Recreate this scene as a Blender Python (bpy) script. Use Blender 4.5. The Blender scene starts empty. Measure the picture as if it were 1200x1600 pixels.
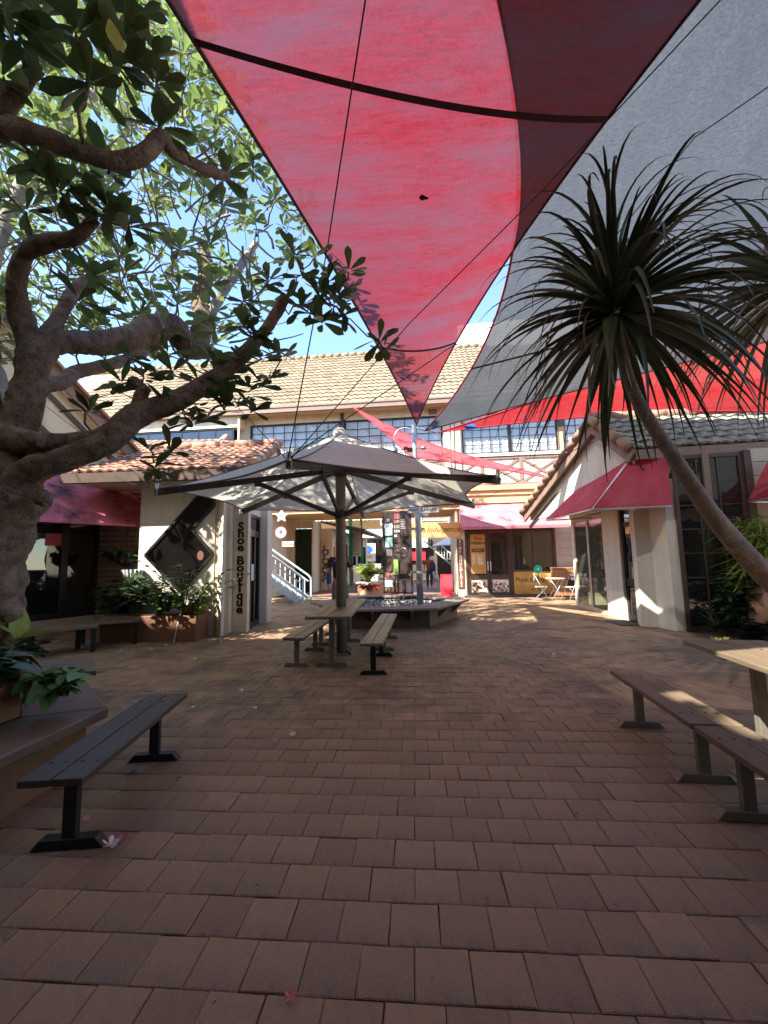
import bpy, bmesh, math, random
from mathutils import Vector, Matrix, Euler, noise as mnoise
R = math.radians
S = bpy.context.scene
COL = S.collection
rng = random.Random(7)

# ------------------------------------------------------------------ camera
FPX, CAMH, PITCH, ROLL = 650.0, 1.5, R(6.32), R(1.1)
cam_d = bpy.data.cameras.new('camera')
cam = bpy.data.objects.new('camera', cam_d)
COL.objects.link(cam)
cam_d.sensor_fit = 'VERTICAL'
cam_d.sensor_height = 24.0
cam_d.lens = FPX / 1600 * 24.0
cam_d.clip_start = 0.05
cam_d.clip_end = 3000
_f = Vector((0, math.cos(PITCH), math.sin(PITCH)))
_r0 = Vector((1, 0, 0))
_u0 = _r0.cross(_f)
CR = _r0 * math.cos(ROLL) - _u0 * math.sin(ROLL)
CU = _u0 * math.cos(ROLL) + _r0 * math.sin(ROLL)
CF = _f
m = Matrix((CR, CU, -CF)).transposed().to_4x4()
m.translation = (0, 0, CAMH)
cam.matrix_world = m
S.camera = cam

# ------------------------------------------------------------------ sky and sun
SUN_EL, SUN_AZ = R(48), R(230)          # azimuth measured clockwise from +Y
world = bpy.data.worlds.new('World')
S.world = world
world.use_nodes = True
nt = world.node_tree
bg = nt.nodes['Background']
sky = nt.nodes.new('ShaderNodeTexSky')
sky.sky_type = 'NISHITA'
sky.sun_disc = False
sky.sun_elevation = SUN_EL
sky.sun_rotation = SUN_AZ
sky.air_density = 1.0
sky.dust_density = 0.0
sky.ozone_density = 3.0
nt.links.new(sky.outputs[0], bg.inputs[0])
bg.inputs[1].default_value = 0.07
sun_d = bpy.data.lights.new('sun', 'SUN')
sun_d.energy = 2.25
sun_d.angle = R(0.53)
sun_d.color = (1.0, 0.94, 0.84)
sun = bpy.data.objects.new('sun', sun_d)
COL.objects.link(sun)
SUNV = Vector((math.sin(SUN_AZ) * math.cos(SUN_EL), math.cos(SUN_AZ) * math.cos(SUN_EL), math.sin(SUN_EL)))
sun.rotation_euler = SUNV.to_track_quat('Z', 'Y').to_euler()
S.view_settings.view_transform = 'Standard'
S.view_settings.look = 'None'
S.view_settings.gamma = 1
S.view_settings.use_curve_mapping = False
S.view_settings.exposure = 3.02
S.view_settings.use_white_balance = True
S.view_settings.white_balance_temperature = 6500
S.view_settings.white_balance_tint = 10
S.cycles.max_bounces = 10
S.cycles.diffuse_bounces = 5
S.cycles.transparent_max_bounces = 16
S.cycles.caustics_reflective = False
S.cycles.caustics_refractive = False

# ------------------------------------------------------------------ measuring helpers (design coordinates -> world)
def ray(px, py):
    return CR * ((px - 600) / FPX) - CU * ((py - 800) / FPX) + CF
def at(px, py, Y):
    d = ray(px, py)
    return Vector((0, 0, CAMH)) + d * (Y / d.y)
def gp(px, py, z=0.0):
    d = ray(px, py)
    return Vector((0, 0, CAMH)) + d * ((z - CAMH) / d.z)
def pix(p):
    v = Vector(p) - Vector((0, 0, CAMH))
    w = v.dot(CF)
    return (600 + FPX * v.dot(CR) / w, 800 - FPX * v.dot(CU) / w, w)
def loc(root, px, py, dy=0.0):
    """local coordinates of the ray through a measured point on the plane y=dy of a yawed root"""
    M = root.matrix_basis.inverted()
    o = M @ Vector((0, 0, CAMH))
    d = M.to_3x3() @ ray(px, py)
    return o + d * ((dy - o.y) / d.y)

# ------------------------------------------------------------------ materials
def _n(t, k): return t.nodes.new(k)
def mat(name, col, rough=0.7, var=0.25, scale=3.0, bump=0.0, bscale=60.0, metal=0.0, spec=0.35, rand=0.0,
        stain=None, stain_amt=0.0, stain_scale=1.2, stretch=None, trans=0.0, island=False, streak=False, speck=None):
    m = bpy.data.materials.new(name)
    m.use_nodes = True
    t = m.node_tree
    b = t.nodes['Principled BSDF']
    tc = _n(t, 'ShaderNodeTexCoord')
    src = tc.outputs['Object']
    if stretch:
        mp = _n(t, 'ShaderNodeMapping')
        mp.inputs['Scale'].default_value = stretch
        t.links.new(src, mp.inputs[0])
        src = mp.outputs[0]
    nz = _n(t, 'ShaderNodeTexNoise')
    nz.inputs['Scale'].default_value = scale
    nz.inputs['Detail'].default_value = 8
    nz.inputs['Roughness'].default_value = 0.62
    t.links.new(src, nz.inputs['Vector'])
    rp = _n(t, 'ShaderNodeMapRange')
    rp.inputs['From Min'].default_value = 0.28
    rp.inputs['From Max'].default_value = 0.72
    rp.inputs['To Min'].default_value = 1 - var
    rp.inputs['To Max'].default_value = 1 + var
    t.links.new(nz.outputs['Fac'], rp.inputs['Value'])
    hs = _n(t, 'ShaderNodeHueSaturation')
    hs.inputs['Color'].default_value = (*col, 1)
    val = rp.outputs[0]
    if rand:
        oi = _n(t, 'ShaderNodeObjectInfo')
        r_ = oi.outputs['Random']
        if island:
            ge = _n(t, 'ShaderNodeNewGeometry')
            ad = _n(t, 'ShaderNodeMath'); ad.operation = 'ADD'
            t.links.new(r_, ad.inputs[0]); t.links.new(ge.outputs['Random Per Island'], ad.inputs[1])
            fr = _n(t, 'ShaderNodeMath'); fr.operation = 'FRACT'
            t.links.new(ad.outputs[0], fr.inputs[0]); r_ = fr.outputs[0]
        mr = _n(t, 'ShaderNodeMapRange')
        mr.inputs['To Min'].default_value = 1 - rand
        mr.inputs['To Max'].default_value = 1 + rand
        t.links.new(r_, mr.inputs['Value'])
        mu = _n(t, 'ShaderNodeMath'); mu.operation = 'MULTIPLY'
        t.links.new(val, mu.inputs[0]); t.links.new(mr.outputs[0], mu.inputs[1]); val = mu.outputs[0]
    t.links.new(val, hs.inputs['Value'])
    out = hs.outputs[0]
    if stain:
        n2 = _n(t, 'ShaderNodeTexNoise')
        n2.inputs['Scale'].default_value = stain_scale
        n2.inputs['Detail'].default_value = 9
        n2.inputs['Roughness'].default_value = 0.68
        if streak:
            sm_ = _n(t, 'ShaderNodeMapping'); sm_.inputs['Scale'].default_value = (3.2, 3.2, .30)
            t.links.new(tc.outputs['Object'], sm_.inputs[0]); t.links.new(sm_.outputs[0], n2.inputs['Vector'])
        else: t.links.new(tc.outputs['Object'], n2.inputs['Vector'])
        r2 = _n(t, 'ShaderNodeMapRange')
        r2.inputs['From Min'].default_value = 0.46
        r2.inputs['From Max'].default_value = 0.66
        r2.inputs['To Max'].default_value = stain_amt
        t.links.new(n2.outputs['Fac'], r2.inputs['Value'])
        mx = _n(t, 'ShaderNodeMix'); mx.data_type = 'RGBA'
        t.links.new(r2.outputs[0], mx.inputs[0])
        t.links.new(out, mx.inputs[6]); mx.inputs[7].default_value = (*stain, 1)
        out = mx.outputs[2]
    if speck:
        n4 = _n(t, 'ShaderNodeTexNoise'); n4.inputs['Scale'].default_value = 190; n4.inputs['Detail'].default_value = 2
        t.links.new(tc.outputs['Object'], n4.inputs['Vector'])
        r4 = _n(t, 'ShaderNodeMapRange'); r4.inputs['From Min'].default_value = .59; r4.inputs['From Max'].default_value = .70; r4.inputs['To Max'].default_value = .75
        t.links.new(n4.outputs['Fac'], r4.inputs['Value'])
        m4 = _n(t, 'ShaderNodeMix'); m4.data_type = 'RGBA'
        t.links.new(r4.outputs[0], m4.inputs[0]); t.links.new(out, m4.inputs[6]); m4.inputs[7].default_value = (*speck, 1); out = m4.outputs[2]
    t.links.new(out, b.inputs['Base Color'])
    b.inputs['Roughness'].default_value = rough
    b.inputs['Metallic'].default_value = metal
    b.inputs['Specular IOR Level'].default_value = spec
    if bump:
        n3 = _n(t, 'ShaderNodeTexNoise')
        n3.inputs['Scale'].default_value = bscale
        n3.inputs['Detail'].default_value = 6
        t.links.new(src, n3.inputs['Vector'])
        bp = _n(t, 'ShaderNodeBump')
        bp.inputs['Strength'].default_value = bump
        bp.inputs['Distance'].default_value = 0.02
        t.links.new(n3.outputs['Fac'], bp.inputs['Height'])
        t.links.new(bp.outputs[0], b.inputs['Normal'])
    if trans:
        tr = _n(t, 'ShaderNodeBsdfTranslucent')
        t.links.new(out, tr.inputs['Color'])
        ms = _n(t, 'ShaderNodeMixShader')
        ms.inputs[0].default_value = trans
        t.links.new(b.outputs[0], ms.inputs[1]); t.links.new(tr.outputs[0], ms.inputs[2])
        t.links.new(ms.outputs[0], t.nodes['Material Output'].inputs[0])
    return m

def glass_mat(name, tint, refl=0.18, clear=0.5, rough=0.02):
    """window glass: mirror reflection over a tinted see-through pane"""
    m = bpy.data.materials.new(name); m.use_nodes = True
    t = m.node_tree
    t.nodes.remove(t.nodes['Principled BSDF'])
    tr = _n(t, 'ShaderNodeBsdfTransparent'); tr.inputs[0].default_value = (*tint, 1)
    gl = _n(t, 'ShaderNodeBsdfGlossy'); gl.inputs['Roughness'].default_value = rough
    gl.inputs[0].default_value = (0.9, 0.95, 1, 1)
    df = _n(t, 'ShaderNodeBsdfDiffuse'); df.inputs[0].default_value = (tint[0] * .3, tint[1] * .3, tint[2] * .3, 1)
    m1 = _n(t, 'ShaderNodeMixShader'); m1.inputs[0].default_value = clear
    t.links.new(df.outputs[0], m1.inputs[1]); t.links.new(tr.outputs[0], m1.inputs[2])
    lw = _n(t, 'ShaderNodeFresnel'); lw.inputs[0].default_value = 1.5
    ma = _n(t, 'ShaderNodeMath'); ma.operation = 'ADD'; ma.use_clamp = True; ma.inputs[1].default_value = refl
    ge = _n(t, 'ShaderNodeNewGeometry'); iv = _n(t, 'ShaderNodeMath'); iv.operation = 'SUBTRACT'; iv.inputs[0].default_value = 1.0
    t.links.new(ge.outputs['Backfacing'], iv.inputs[1])
    mb_ = _n(t, 'ShaderNodeMath'); mb_.operation = 'MULTIPLY'
    t.links.new(lw.outputs[0], ma.inputs[0]); t.links.new(ma.outputs[0], mb_.inputs[0]); t.links.new(iv.outputs[0], mb_.inputs[1])
    nz = _n(t, 'ShaderNodeTexNoise'); nz.inputs['Scale'].default_value = 1.3
    bp = _n(t, 'ShaderNodeBump'); bp.inputs['Strength'].default_value = 0.05; bp.inputs['Distance'].default_value = 0.05
    t.links.new(nz.outputs['Fac'], bp.inputs['Height']); t.links.new(bp.outputs[0], gl.inputs['Normal'])
    m2 = _n(t, 'ShaderNodeMixShader')
    t.links.new(mb_.outputs[0], m2.inputs[0]); t.links.new(m1.outputs[0], m2.inputs[1]); t.links.new(gl.outputs[0], m2.inputs[2])
    t.links.new(m2.outputs[0], t.nodes['Material Output'].inputs[0])
    return m

def sail_mat(name, col, trans=0.5, grime=(0.1, 0.08, 0.09), amt=0.5, gscale=(0.35, 1.6, 1.6), through=0.06):
    """knitted shade cloth: diffuse + light coming through, weave lines and mould streaks"""
    m = bpy.data.materials.new(name); m.use_nodes = True
    t = m.node_tree; t.nodes.remove(t.nodes['Principled BSDF'])
    tc = _n(t, 'ShaderNodeTexCoord')
    mp = _n(t, 'ShaderNodeMapping'); mp.inputs['Scale'].default_value = gscale
    mp.inputs['Rotation'].default_value = (0, 0, 0.12)
    t.links.new(tc.outputs['Object'], mp.inputs[0])
    n1 = _n(t, 'ShaderNodeTexNoise'); n1.inputs['Scale'].default_value = 1.1; n1.inputs['Detail'].default_value = 10
    n1.inputs['Roughness'].default_value = 0.7
    t.links.new(mp.outputs[0], n1.inputs['Vector'])
    r1 = _n(t, 'ShaderNodeMapRange'); r1.inputs['From Min'].default_value = 0.37; r1.inputs['From Max'].default_value = 0.72
    r1.inputs['To Max'].default_value = amt
    t.links.new(n1.outputs['Fac'], r1.inputs['Value'])
    mp2 = _n(t, 'ShaderNodeMapping'); mp2.inputs['Scale'].default_value = (1.2, 22, 22); mp2.inputs['Rotation'].default_value = (0, 0, 0.12)
    t.links.new(tc.outputs['Object'], mp2.inputs[0])
    n2 = _n(t, 'ShaderNodeTexNoise'); n2.inputs['Scale'].default_value = 2.0; n2.inputs['Detail'].default_value = 5
    t.links.new(mp2.outputs[0], n2.inputs['Vector'])
    n3 = _n(t, 'ShaderNodeTexNoise'); n3.inputs['Scale'].default_value = 45; n3.inputs['Detail'].default_value = 3
    t.links.new(tc.outputs['Object'], n3.inputs['Vector'])
    ad = _n(t, 'ShaderNodeMath'); ad.operation = 'ADD'
    t.links.new(n2.outputs['Fac'], ad.inputs[0]); t.links.new(n3.outputs['Fac'], ad.inputs[1])
    r2 = _n(t, 'ShaderNodeMapRange'); r2.inputs['From Min'].default_value = 0.7; r2.inputs['From Max'].default_value = 1.35
    r2.inputs['To Min'].default_value = 0.72; r2.inputs['To Max'].default_value = 1.28
    t.links.new(ad.outputs[0], r2.inputs['Value'])
    hs = _n(t, 'ShaderNodeHueSaturation'); hs.inputs['Color'].default_value = (*col, 1)
    t.links.new(r2.outputs[0], hs.inputs['Value'])
    mx = _n(t, 'ShaderNodeMix'); mx.data_type = 'RGBA'
    t.links.new(r1.outputs[0], mx.inputs[0]); t.links.new(hs.outputs[0], mx.inputs[6]); mx.inputs[7].default_value = (*grime, 1)
    df = _n(t, 'ShaderNodeBsdfDiffuse'); tl = _n(t, 'ShaderNodeBsdfTranslucent'); tp = _n(t, 'ShaderNodeBsdfTransparent')
    t.links.new(mx.outputs[2], df.inputs[0]); t.links.new(mx.outputs[2], tl.inputs[0])
    m1 = _n(t, 'ShaderNodeMixShader'); m1.inputs[0].default_value = trans
    t.links.new(df.outputs[0], m1.inputs[1]); t.links.new(tl.outputs[0], m1.inputs[2])
    m2 = _n(t, 'ShaderNodeMixShader'); m2.inputs[0].default_value = through
    t.links.new(m1.outputs[0], m2.inputs[1]); t.links.new(tp.outputs[0], m2.inputs[2])
    t.links.new(m2.outputs[0], t.nodes['Material Output'].inputs[0])
    return m

M = {}
M['paver'] = mat('paver', (0.315, 0.194, 0.105), 0.62, 0.35, 5, 0.3, 260, rand=0.15, island=True, spec=0.4, speck=(0.42, 0.34, 0.27),
                 stain=(0.075, 0.055, 0.042), stain_amt=0.85, stain_scale=1.4)
M['joint'] = mat('joint', (0.035, 0.028, 0.024), 0.95, 0.3, 8)
M['cream'] = mat('cream', (0.70, 0.60, 0.43), 0.75, 0.07, 2, 0.08, 90, stain=(0.40, 0.31, 0.20), stain_amt=0.38, streak=True)
M['ochre'] = mat('ochre', (0.60, 0.42, 0.22), 0.7, 0.08, 2, 0.05, 60, stain=(0.4, 0.28, 0.16), stain_amt=0.3)
M['white_wall'] = mat('white_wall', (0.71, 0.65, 0.53), 0.7, 0.06, 2, 0.1, 110, stain=(0.40, 0.33, 0.24), stain_amt=0.38, streak=True)
M['beige'] = mat('beige', (0.50, 0.40, 0.28), 0.75, 0.1, 2, 0.05, 60, stain=(0.3, 0.23, 0.16), stain_amt=0.3)
M['brown_trim'] = mat('brown_trim', (0.085, 0.055, 0.042), 0.55, 0.2, 6, rand=0.15)
M['taupe_trim'] = mat('taupe_trim', (0.24, 0.16, 0.12), 0.6, 0.15, 5)
M['dark_frame'] = mat('dark_frame', (0.018, 0.015, 0.014), 0.4, 0.2, 8)
M['siding'] = mat('siding', (0.40, 0.33, 0.25), 0.6, 0.12, 3, rand=0.08, stain=(0.2, 0.15, 0.11), stain_amt=0.35)
M['pale_siding'] = mat('pale_siding', (0.52, 0.45, 0.34), 0.65, 0.1, 3, rand=0.06, stain=(0.3, 0.25, 0.18), stain_amt=0.3)
M['tile_sand'] = mat('tile_sand', (0.25, 0.185, 0.115), 0.8, 0.25, 6, 0.2, 70, rand=0.26, island=True, stain=(0.2, 0.16, 0.12), stain_amt=.4, stain_scale=.8)
M['tile_red'] = mat('tile_red', (0.36, 0.19, 0.125), 0.8, 0.25, 5, 0.2, 70, rand=0.22, island=True, stain=(0.36, 0.29, 0.23), stain_amt=0.5, stain_scale=2.2)
M['tile_grey'] = mat('tile_grey', (0.22, 0.21, 0.16), 0.8, 0.3, 5, 0.25, 70, rand=0.2, island=True, stain=(0.42, 0.40, 0.33), stain_amt=0.6, stain_scale=3)
M['cap_tile'] = mat('cap_tile', (0.30, 0.19, 0.13), 0.8, 0.25, 6, 0.2, 60, rand=0.2, island=True)
M['awning'] = mat('awning', (0.58, 0.045, 0.075), 0.6, 0.15, 2, trans=0.25, stain=(0.55, 0.30, 0.32), stain_amt=0.35, stain_scale=0.8)
M['awning_mould'] = mat('awning_mould', (0.86, 0.24, 0.33), 0.6, 0.15, 2, trans=0.15, stain=(0.05, 0.035, 0.045), stain_amt=0.95, stain_scale=1.25)
M['awning_faded'] = mat('awning_faded', (0.60, 0.20, 0.22), 0.65, 0.15, 2, trans=0.15, stain=(0.22, 0.13, 0.15), stain_amt=0.5, stain_scale=1.3)
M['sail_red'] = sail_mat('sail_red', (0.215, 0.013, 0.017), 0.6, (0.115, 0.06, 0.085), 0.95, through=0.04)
M['sail_red_bright'] = sail_mat('sail_red_bright', (0.55, 0.035, 0.04), 0.6, (0.45, 0.1, 0.1), 0.3)
M['sail_pink'] = sail_mat('sail_pink', (0.66, 0.10, 0.12), 0.45, (0.6, 0.2, 0.2), 0.25)
M['sail_grey'] = sail_mat('sail_grey', (0.085, 0.089, 0.094), 0.62, (0.05, 0.052, 0.055), 0.6, (1.4, 0.5, 1), 0.04)
M['sail_fill'] = sail_mat('sail_fill', (0.80, 0.62, 0.42), 0.5, (0.7, 0.54, 0.36), 0.6, (1.4, 0.5, 1), 0.0)  # cloth of the added unseen sail, lets warm fill light down
M['hem_red'] = mat('hem_red', (0.30, 0.012, 0.022), 0.6, 0.1)
M['hem_dark'] = mat('hem_dark', (0.06, 0.03, 0.03), 0.6, 0.15)
M['strap'] = mat('strap', (0.05, 0.008, 0.012), 0.7, 0.2)  # dark red of the bands across the sails and the torn hole
M['umbrella_cloth'] = sail_mat('umbrella_cloth', (0.86, 0.83, 0.69), 0.27, (0.66, 0.58, 0.47), 0.5, (1, 1, 1), 0.0)
M['umbrella_metal'] = mat('umbrella_metal', (0.085, 0.07, 0.06), 0.45, 0.15, 6, metal=0.3)
M['pole_paint'] = mat('pole_paint', (0.20, 0.165, 0.13), 0.5, 0.15, 4, 0.03, 60)
M['galv'] = mat('galv', (0.55, 0.55, 0.54), 0.45, 0.2, 9, metal=0.6, stain=(0.35, 0.32, 0.28), stain_amt=0.4)
M['bench_wood'] = mat('bench_wood', (0.20, 0.145, 0.105), 0.45, 0.35, 4, 0.25, 30, rand=0.12, stretch=(9, 0.7, 9), spec=0.5)
M['bench_red'] = mat('bench_red', (0.155, 0.115, 0.072), 0.5, 0.3, 4, 0.2, 30, rand=0.15, stretch=(9, 0.7, 9), spec=0.5)
M['bench_dark'] = mat('bench_dark', (0.048, 0.037, 0.028), 0.5, 0.35, 4, 0.2, 30, rand=0.15, stretch=(9, 0.7, 9), spec=0.5)
M['bench_frame'] = mat('bench_frame', (0.17, 0.155, 0.125), 0.5, 0.25, 8, metal=0.2)
M['bench_frame_dark'] = mat('bench_frame_dark', (0.013, 0.012, 0.012), 0.45, 0.2, 8)
M['bolt'] = mat('bolt', (0.02, 0.018, 0.016), 0.5, 0.1)
M['ledge'] = mat('ledge', (0.165, 0.12, 0.08), 0.5, 0.25, 4, 0.2, 40, rand=0.1)
M['terracotta'] = mat('terracotta', (0.20, 0.098, 0.052), 0.75, 0.2, 4, 0.15, 60, stain=(0.12, 0.06, 0.035), stain_amt=0.5)
M['soil'] = mat('soil', (0.05, 0.035, 0.025), 0.95, 0.5, 12, 0.6, 30)
M['gravel'] = mat('gravel', (0.5, 0.47, 0.42), 0.85, 0.3, 9, rand=0.4, island=True)
M['bark'] = mat('bark', (0.14, 0.098, 0.070), 0.85, 0.55, 16, 1.0, 60, stain=(0.34, 0.255, 0.185), stain_amt=0.55, stain_scale=9)
M['bark_grey'] = mat('bark_grey', (0.26, 0.23, 0.20), 0.85, 0.35, 9, 0.6, 30, stain=(0.16, 0.12, 0.09), stain_amt=0.5, stain_scale=5)
M['palm_bark'] = mat('palm_bark', (0.21, 0.16, 0.13), 0.85, 0.3, 9, 0.5, 40, stain=(0.10, 0.075, 0.06), stain_amt=0.4, stain_scale=7)
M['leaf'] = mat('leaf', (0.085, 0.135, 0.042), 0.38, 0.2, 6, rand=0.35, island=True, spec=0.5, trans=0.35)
M['leaf_sun'] = mat('leaf_sun', (0.17, 0.235, 0.07), 0.38, 0.2, 6, rand=0.4, island=True, spec=0.5, trans=0.45)  # brighter copy of leaf: sunlight on the far crown put into the colour
M['leaf_dark'] = mat('leaf_dark', (0.03, 0.06, 0.022), 0.45, 0.2, 6, rand=0.35, island=True, spec=0.5, trans=0.12)
M['leaf_lime'] = mat('leaf_lime', (0.30, 0.36, 0.07), 0.45, 0.2, 6, rand=0.35, island=True, trans=0.4)
M['leaf_mid'] = mat('leaf_mid', (0.13, 0.24, 0.06), 0.35, 0.2, 6, rand=0.35, island=True, trans=0.3)
M['leaf_purple'] = mat('leaf_purple', (0.035, 0.02, 0.028), 0.4, 0.2, 6, rand=0.3, island=True)
M['leaf_red'] = mat('leaf_red', (0.35, 0.05, 0.03), 0.4, 0.2, 6, rand=0.3, island=True, trans=0.3)
M['strap_leaf'] = mat('strap_leaf', (0.034, 0.050, 0.021), 0.36, 0.25, 5, rand=0.4, island=True, spec=0.5, trans=0.12)
M['strap_grey'] = mat('strap_grey', (0.10, 0.11, 0.075), 0.4, 0.25, 5, rand=0.35, island=True, trans=0.15)
M['stem'] = mat('stem', (0.12, 0.14, 0.05), 0.6, 0.2)
M['glass_dark'] = glass_mat('glass_dark', (0.16, 0.15, 0.14), 0.05, 0.75)
M['glass_sky'] = glass_mat('glass_sky', (0.95, 0.96, 0.95), 0.02, 0.92, 0.05)
M['glass_clear'] = glass_mat('glass_clear', (0.8, 0.85, 0.82), 0.05, 0.9)
M['glass_brown'] = glass_mat('glass_brown', (0.42, 0.36, 0.27), 0.06, 0.7)
M['curtain'] = mat('curtain', (0.84, 0.83, 0.82), 0.8, 0.1, 4)
M['interior'] = mat('interior', (0.10, 0.085, 0.065), 0.9, 0.3, 1.5)
M['interior_black'] = mat('interior_black', (0.015, 0.013, 0.012), 0.9, 0.3, 2)
M['black_gloss'] = mat('black_gloss', (0.006, 0.005, 0.005), 0.28, 0.1, spec=0.18)
M['letter'] = mat('letter', (0.022, 0.012, 0.012), 0.6, 0.1)
M['letter_white'] = mat('letter_white', (0.8, 0.76, 0.7), 0.6, 0.05)
M['letter_brown'] = mat('letter_brown', (0.10, 0.045, 0.02), 0.6, 0.1)
M['gold_sign'] = mat('gold_sign', (0.58, 0.33, 0.09), 0.5, 0.12, 3)
M['orange_sign'] = mat('orange_sign', (0.78, 0.40, 0.13), 0.5, 0.12, 2)
M['brown_sign'] = mat('brown_sign', (0.16, 0.075, 0.045), 0.5, 0.1)
M['white_paint'] = mat('white_paint', (0.8, 0.8, 0.78), 0.5, 0.05, stain=(0.5, 0.45, 0.38), stain_amt=0.2)
M['red_paint'] = mat('red_paint', (0.78, 0.03, 0.05), 0.5, 0.08)
M['star_red'] = mat('star_red', (0.72, 0.12, 0.18), 0.5, 0.1)
M['star_cream'] = mat('star_cream', (0.75, 0.66, 0.52), 0.5, 0.1)
M['pink_sign'] = mat('pink_sign', (0.75, 0.58, 0.60), 0.5, 0.05)
M['plum'] = mat('plum', (0.25, 0.07, 0.13), 0.5, 0.1)
M['green_paint'] = mat('green_paint', (0.03, 0.36, 0.18), 0.5, 0.12)
M['rail_blue'] = mat('rail_blue', (0.52, 0.61, 0.62), 0.4, 0.12, metal=0.2)
M['rust_frame'] = mat('rust_frame', (0.035, 0.02, 0.018), 0.6, 0.25, 8)
M['weathered'] = mat('weathered', (0.26, 0.20, 0.165), 0.7, 0.3, 5, 0.25, 30, rand=0.15)
M['log'] = mat('log', (0.13, 0.085, 0.06), 0.8, 0.3, 7, 0.3, 30, rand=0.2)
M['cable'] = mat('cable', (0.03, 0.028, 0.026), 0.5, 0.1)
M['steel'] = mat('steel', (0.62, 0.62, 0.62), 0.3, 0.1, metal=0.8)
M['shirt_brown'] = mat('shirt_brown', (0.055, 0.018, 0.017), 0.85, 0.2, 9, 0.2, 40)
M['khaki'] = mat('khaki', (0.22, 0.18, 0.13), 0.85, 0.15, 9, 0.2, 40)
M['skin'] = mat('skin', (0.42, 0.22, 0.15), 0.55, 0.08)
M['hair'] = mat('hair', (0.03, 0.02, 0.015), 0.6, 0.2, 20)
M['shirt_rust'] = mat('shirt_rust', (0.42, 0.10, 0.05), 0.85, 0.35, 18)
M['denim'] = mat('denim', (0.05, 0.075, 0.14), 0.85, 0.2, 9)
M['blue_bag'] = mat('blue_bag', (0.03, 0.06, 0.25), 0.6, 0.2)
M['plastic_bag'] = mat('plastic_bag', (0.75, 0.75, 0.78), 0.4, 0.1, trans=0.3)
M['petal'] = mat('petal', (0.85, 0.80, 0.66), 0.5, 0.05, trans=0.3)
M['petal_yellow'] = mat('petal_yellow', (0.80, 0.70, 0.18), 0.5, 0.1, trans=0.3)
M['petal_pink'] = mat('petal_pink', (0.65, 0.22, 0.26), 0.5, 0.1, trans=0.3)
M['dry_leaf'] = mat('dry_leaf', (0.10, 0.05, 0.03), 0.8, 0.2)
M['pale_tile'] = mat('pale_tile', (0.75, 0.70, 0.42), 0.8, 0.15, 6, rand=0.1, island=True)
M['hedge'] = mat('hedge_leaf', (0.018, 0.035, 0.012), 0.6, 0.3, 9, rand=0.5, island=True)
M['concrete'] = mat('concrete', (0.42, 0.38, 0.33), 0.85, 0.15, 4, 0.1, 60)
M['choc_a'] = mat('choc_a', (0.12, 0.04, 0.025), 0.5, 0.2, rand=0.5, island=True)
M['choc_b'] = mat('choc_b', (0.62, 0.42, 0.28), 0.5, 0.2, rand=0.4, island=True)
M['choc_c'] = mat('choc_c', (0.8, 0.72, 0.62), 0.5, 0.1, rand=0.2, island=True)
M['timber_orange'] = mat('timber_orange', (0.36, 0.17, 0.075), 0.6, 0.25, 4, stretch=(8, 8, 0.8))
M['planter_orange'] = mat('planter_orange', (0.55, 0.30, 0.18), 0.7, 0.15, 3)
M['mint'] = mat('mint', (0.02, 0.42, 0.28), 0.5, 0.1)
M['teal_print'] = mat('teal_print', (0.35, 0.55, 0.50), 0.6, 0.2, 12)
M['pale_print'] = mat('pale_print', (0.55, 0.68, 0.72), 0.6, 0.1, 10)
M['green_print'] = mat('green_print', (0.22, 0.36, 0.08), 0.7, 0.25, 10)
M['rose_print'] = mat('rose_print', (0.45, 0.17, 0.17), 0.7, 0.35, 14)
M['blue_print'] = mat('blue_print', (0.03, 0.12, 0.5), 0.6, 0.1)
M['awning_white'] = mat('awning_white', (0.72, 0.70, 0.76), 0.7, 0.1)
M['mat_grey'] = mat('mat_grey', (0.07, 0.065, 0.06), 0.95, 0.2, 30)
M['silver_bracket'] = mat('silver_bracket', (0.4, 0.4, 0.4), 0.4, 0.1, metal=0.5)

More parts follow.
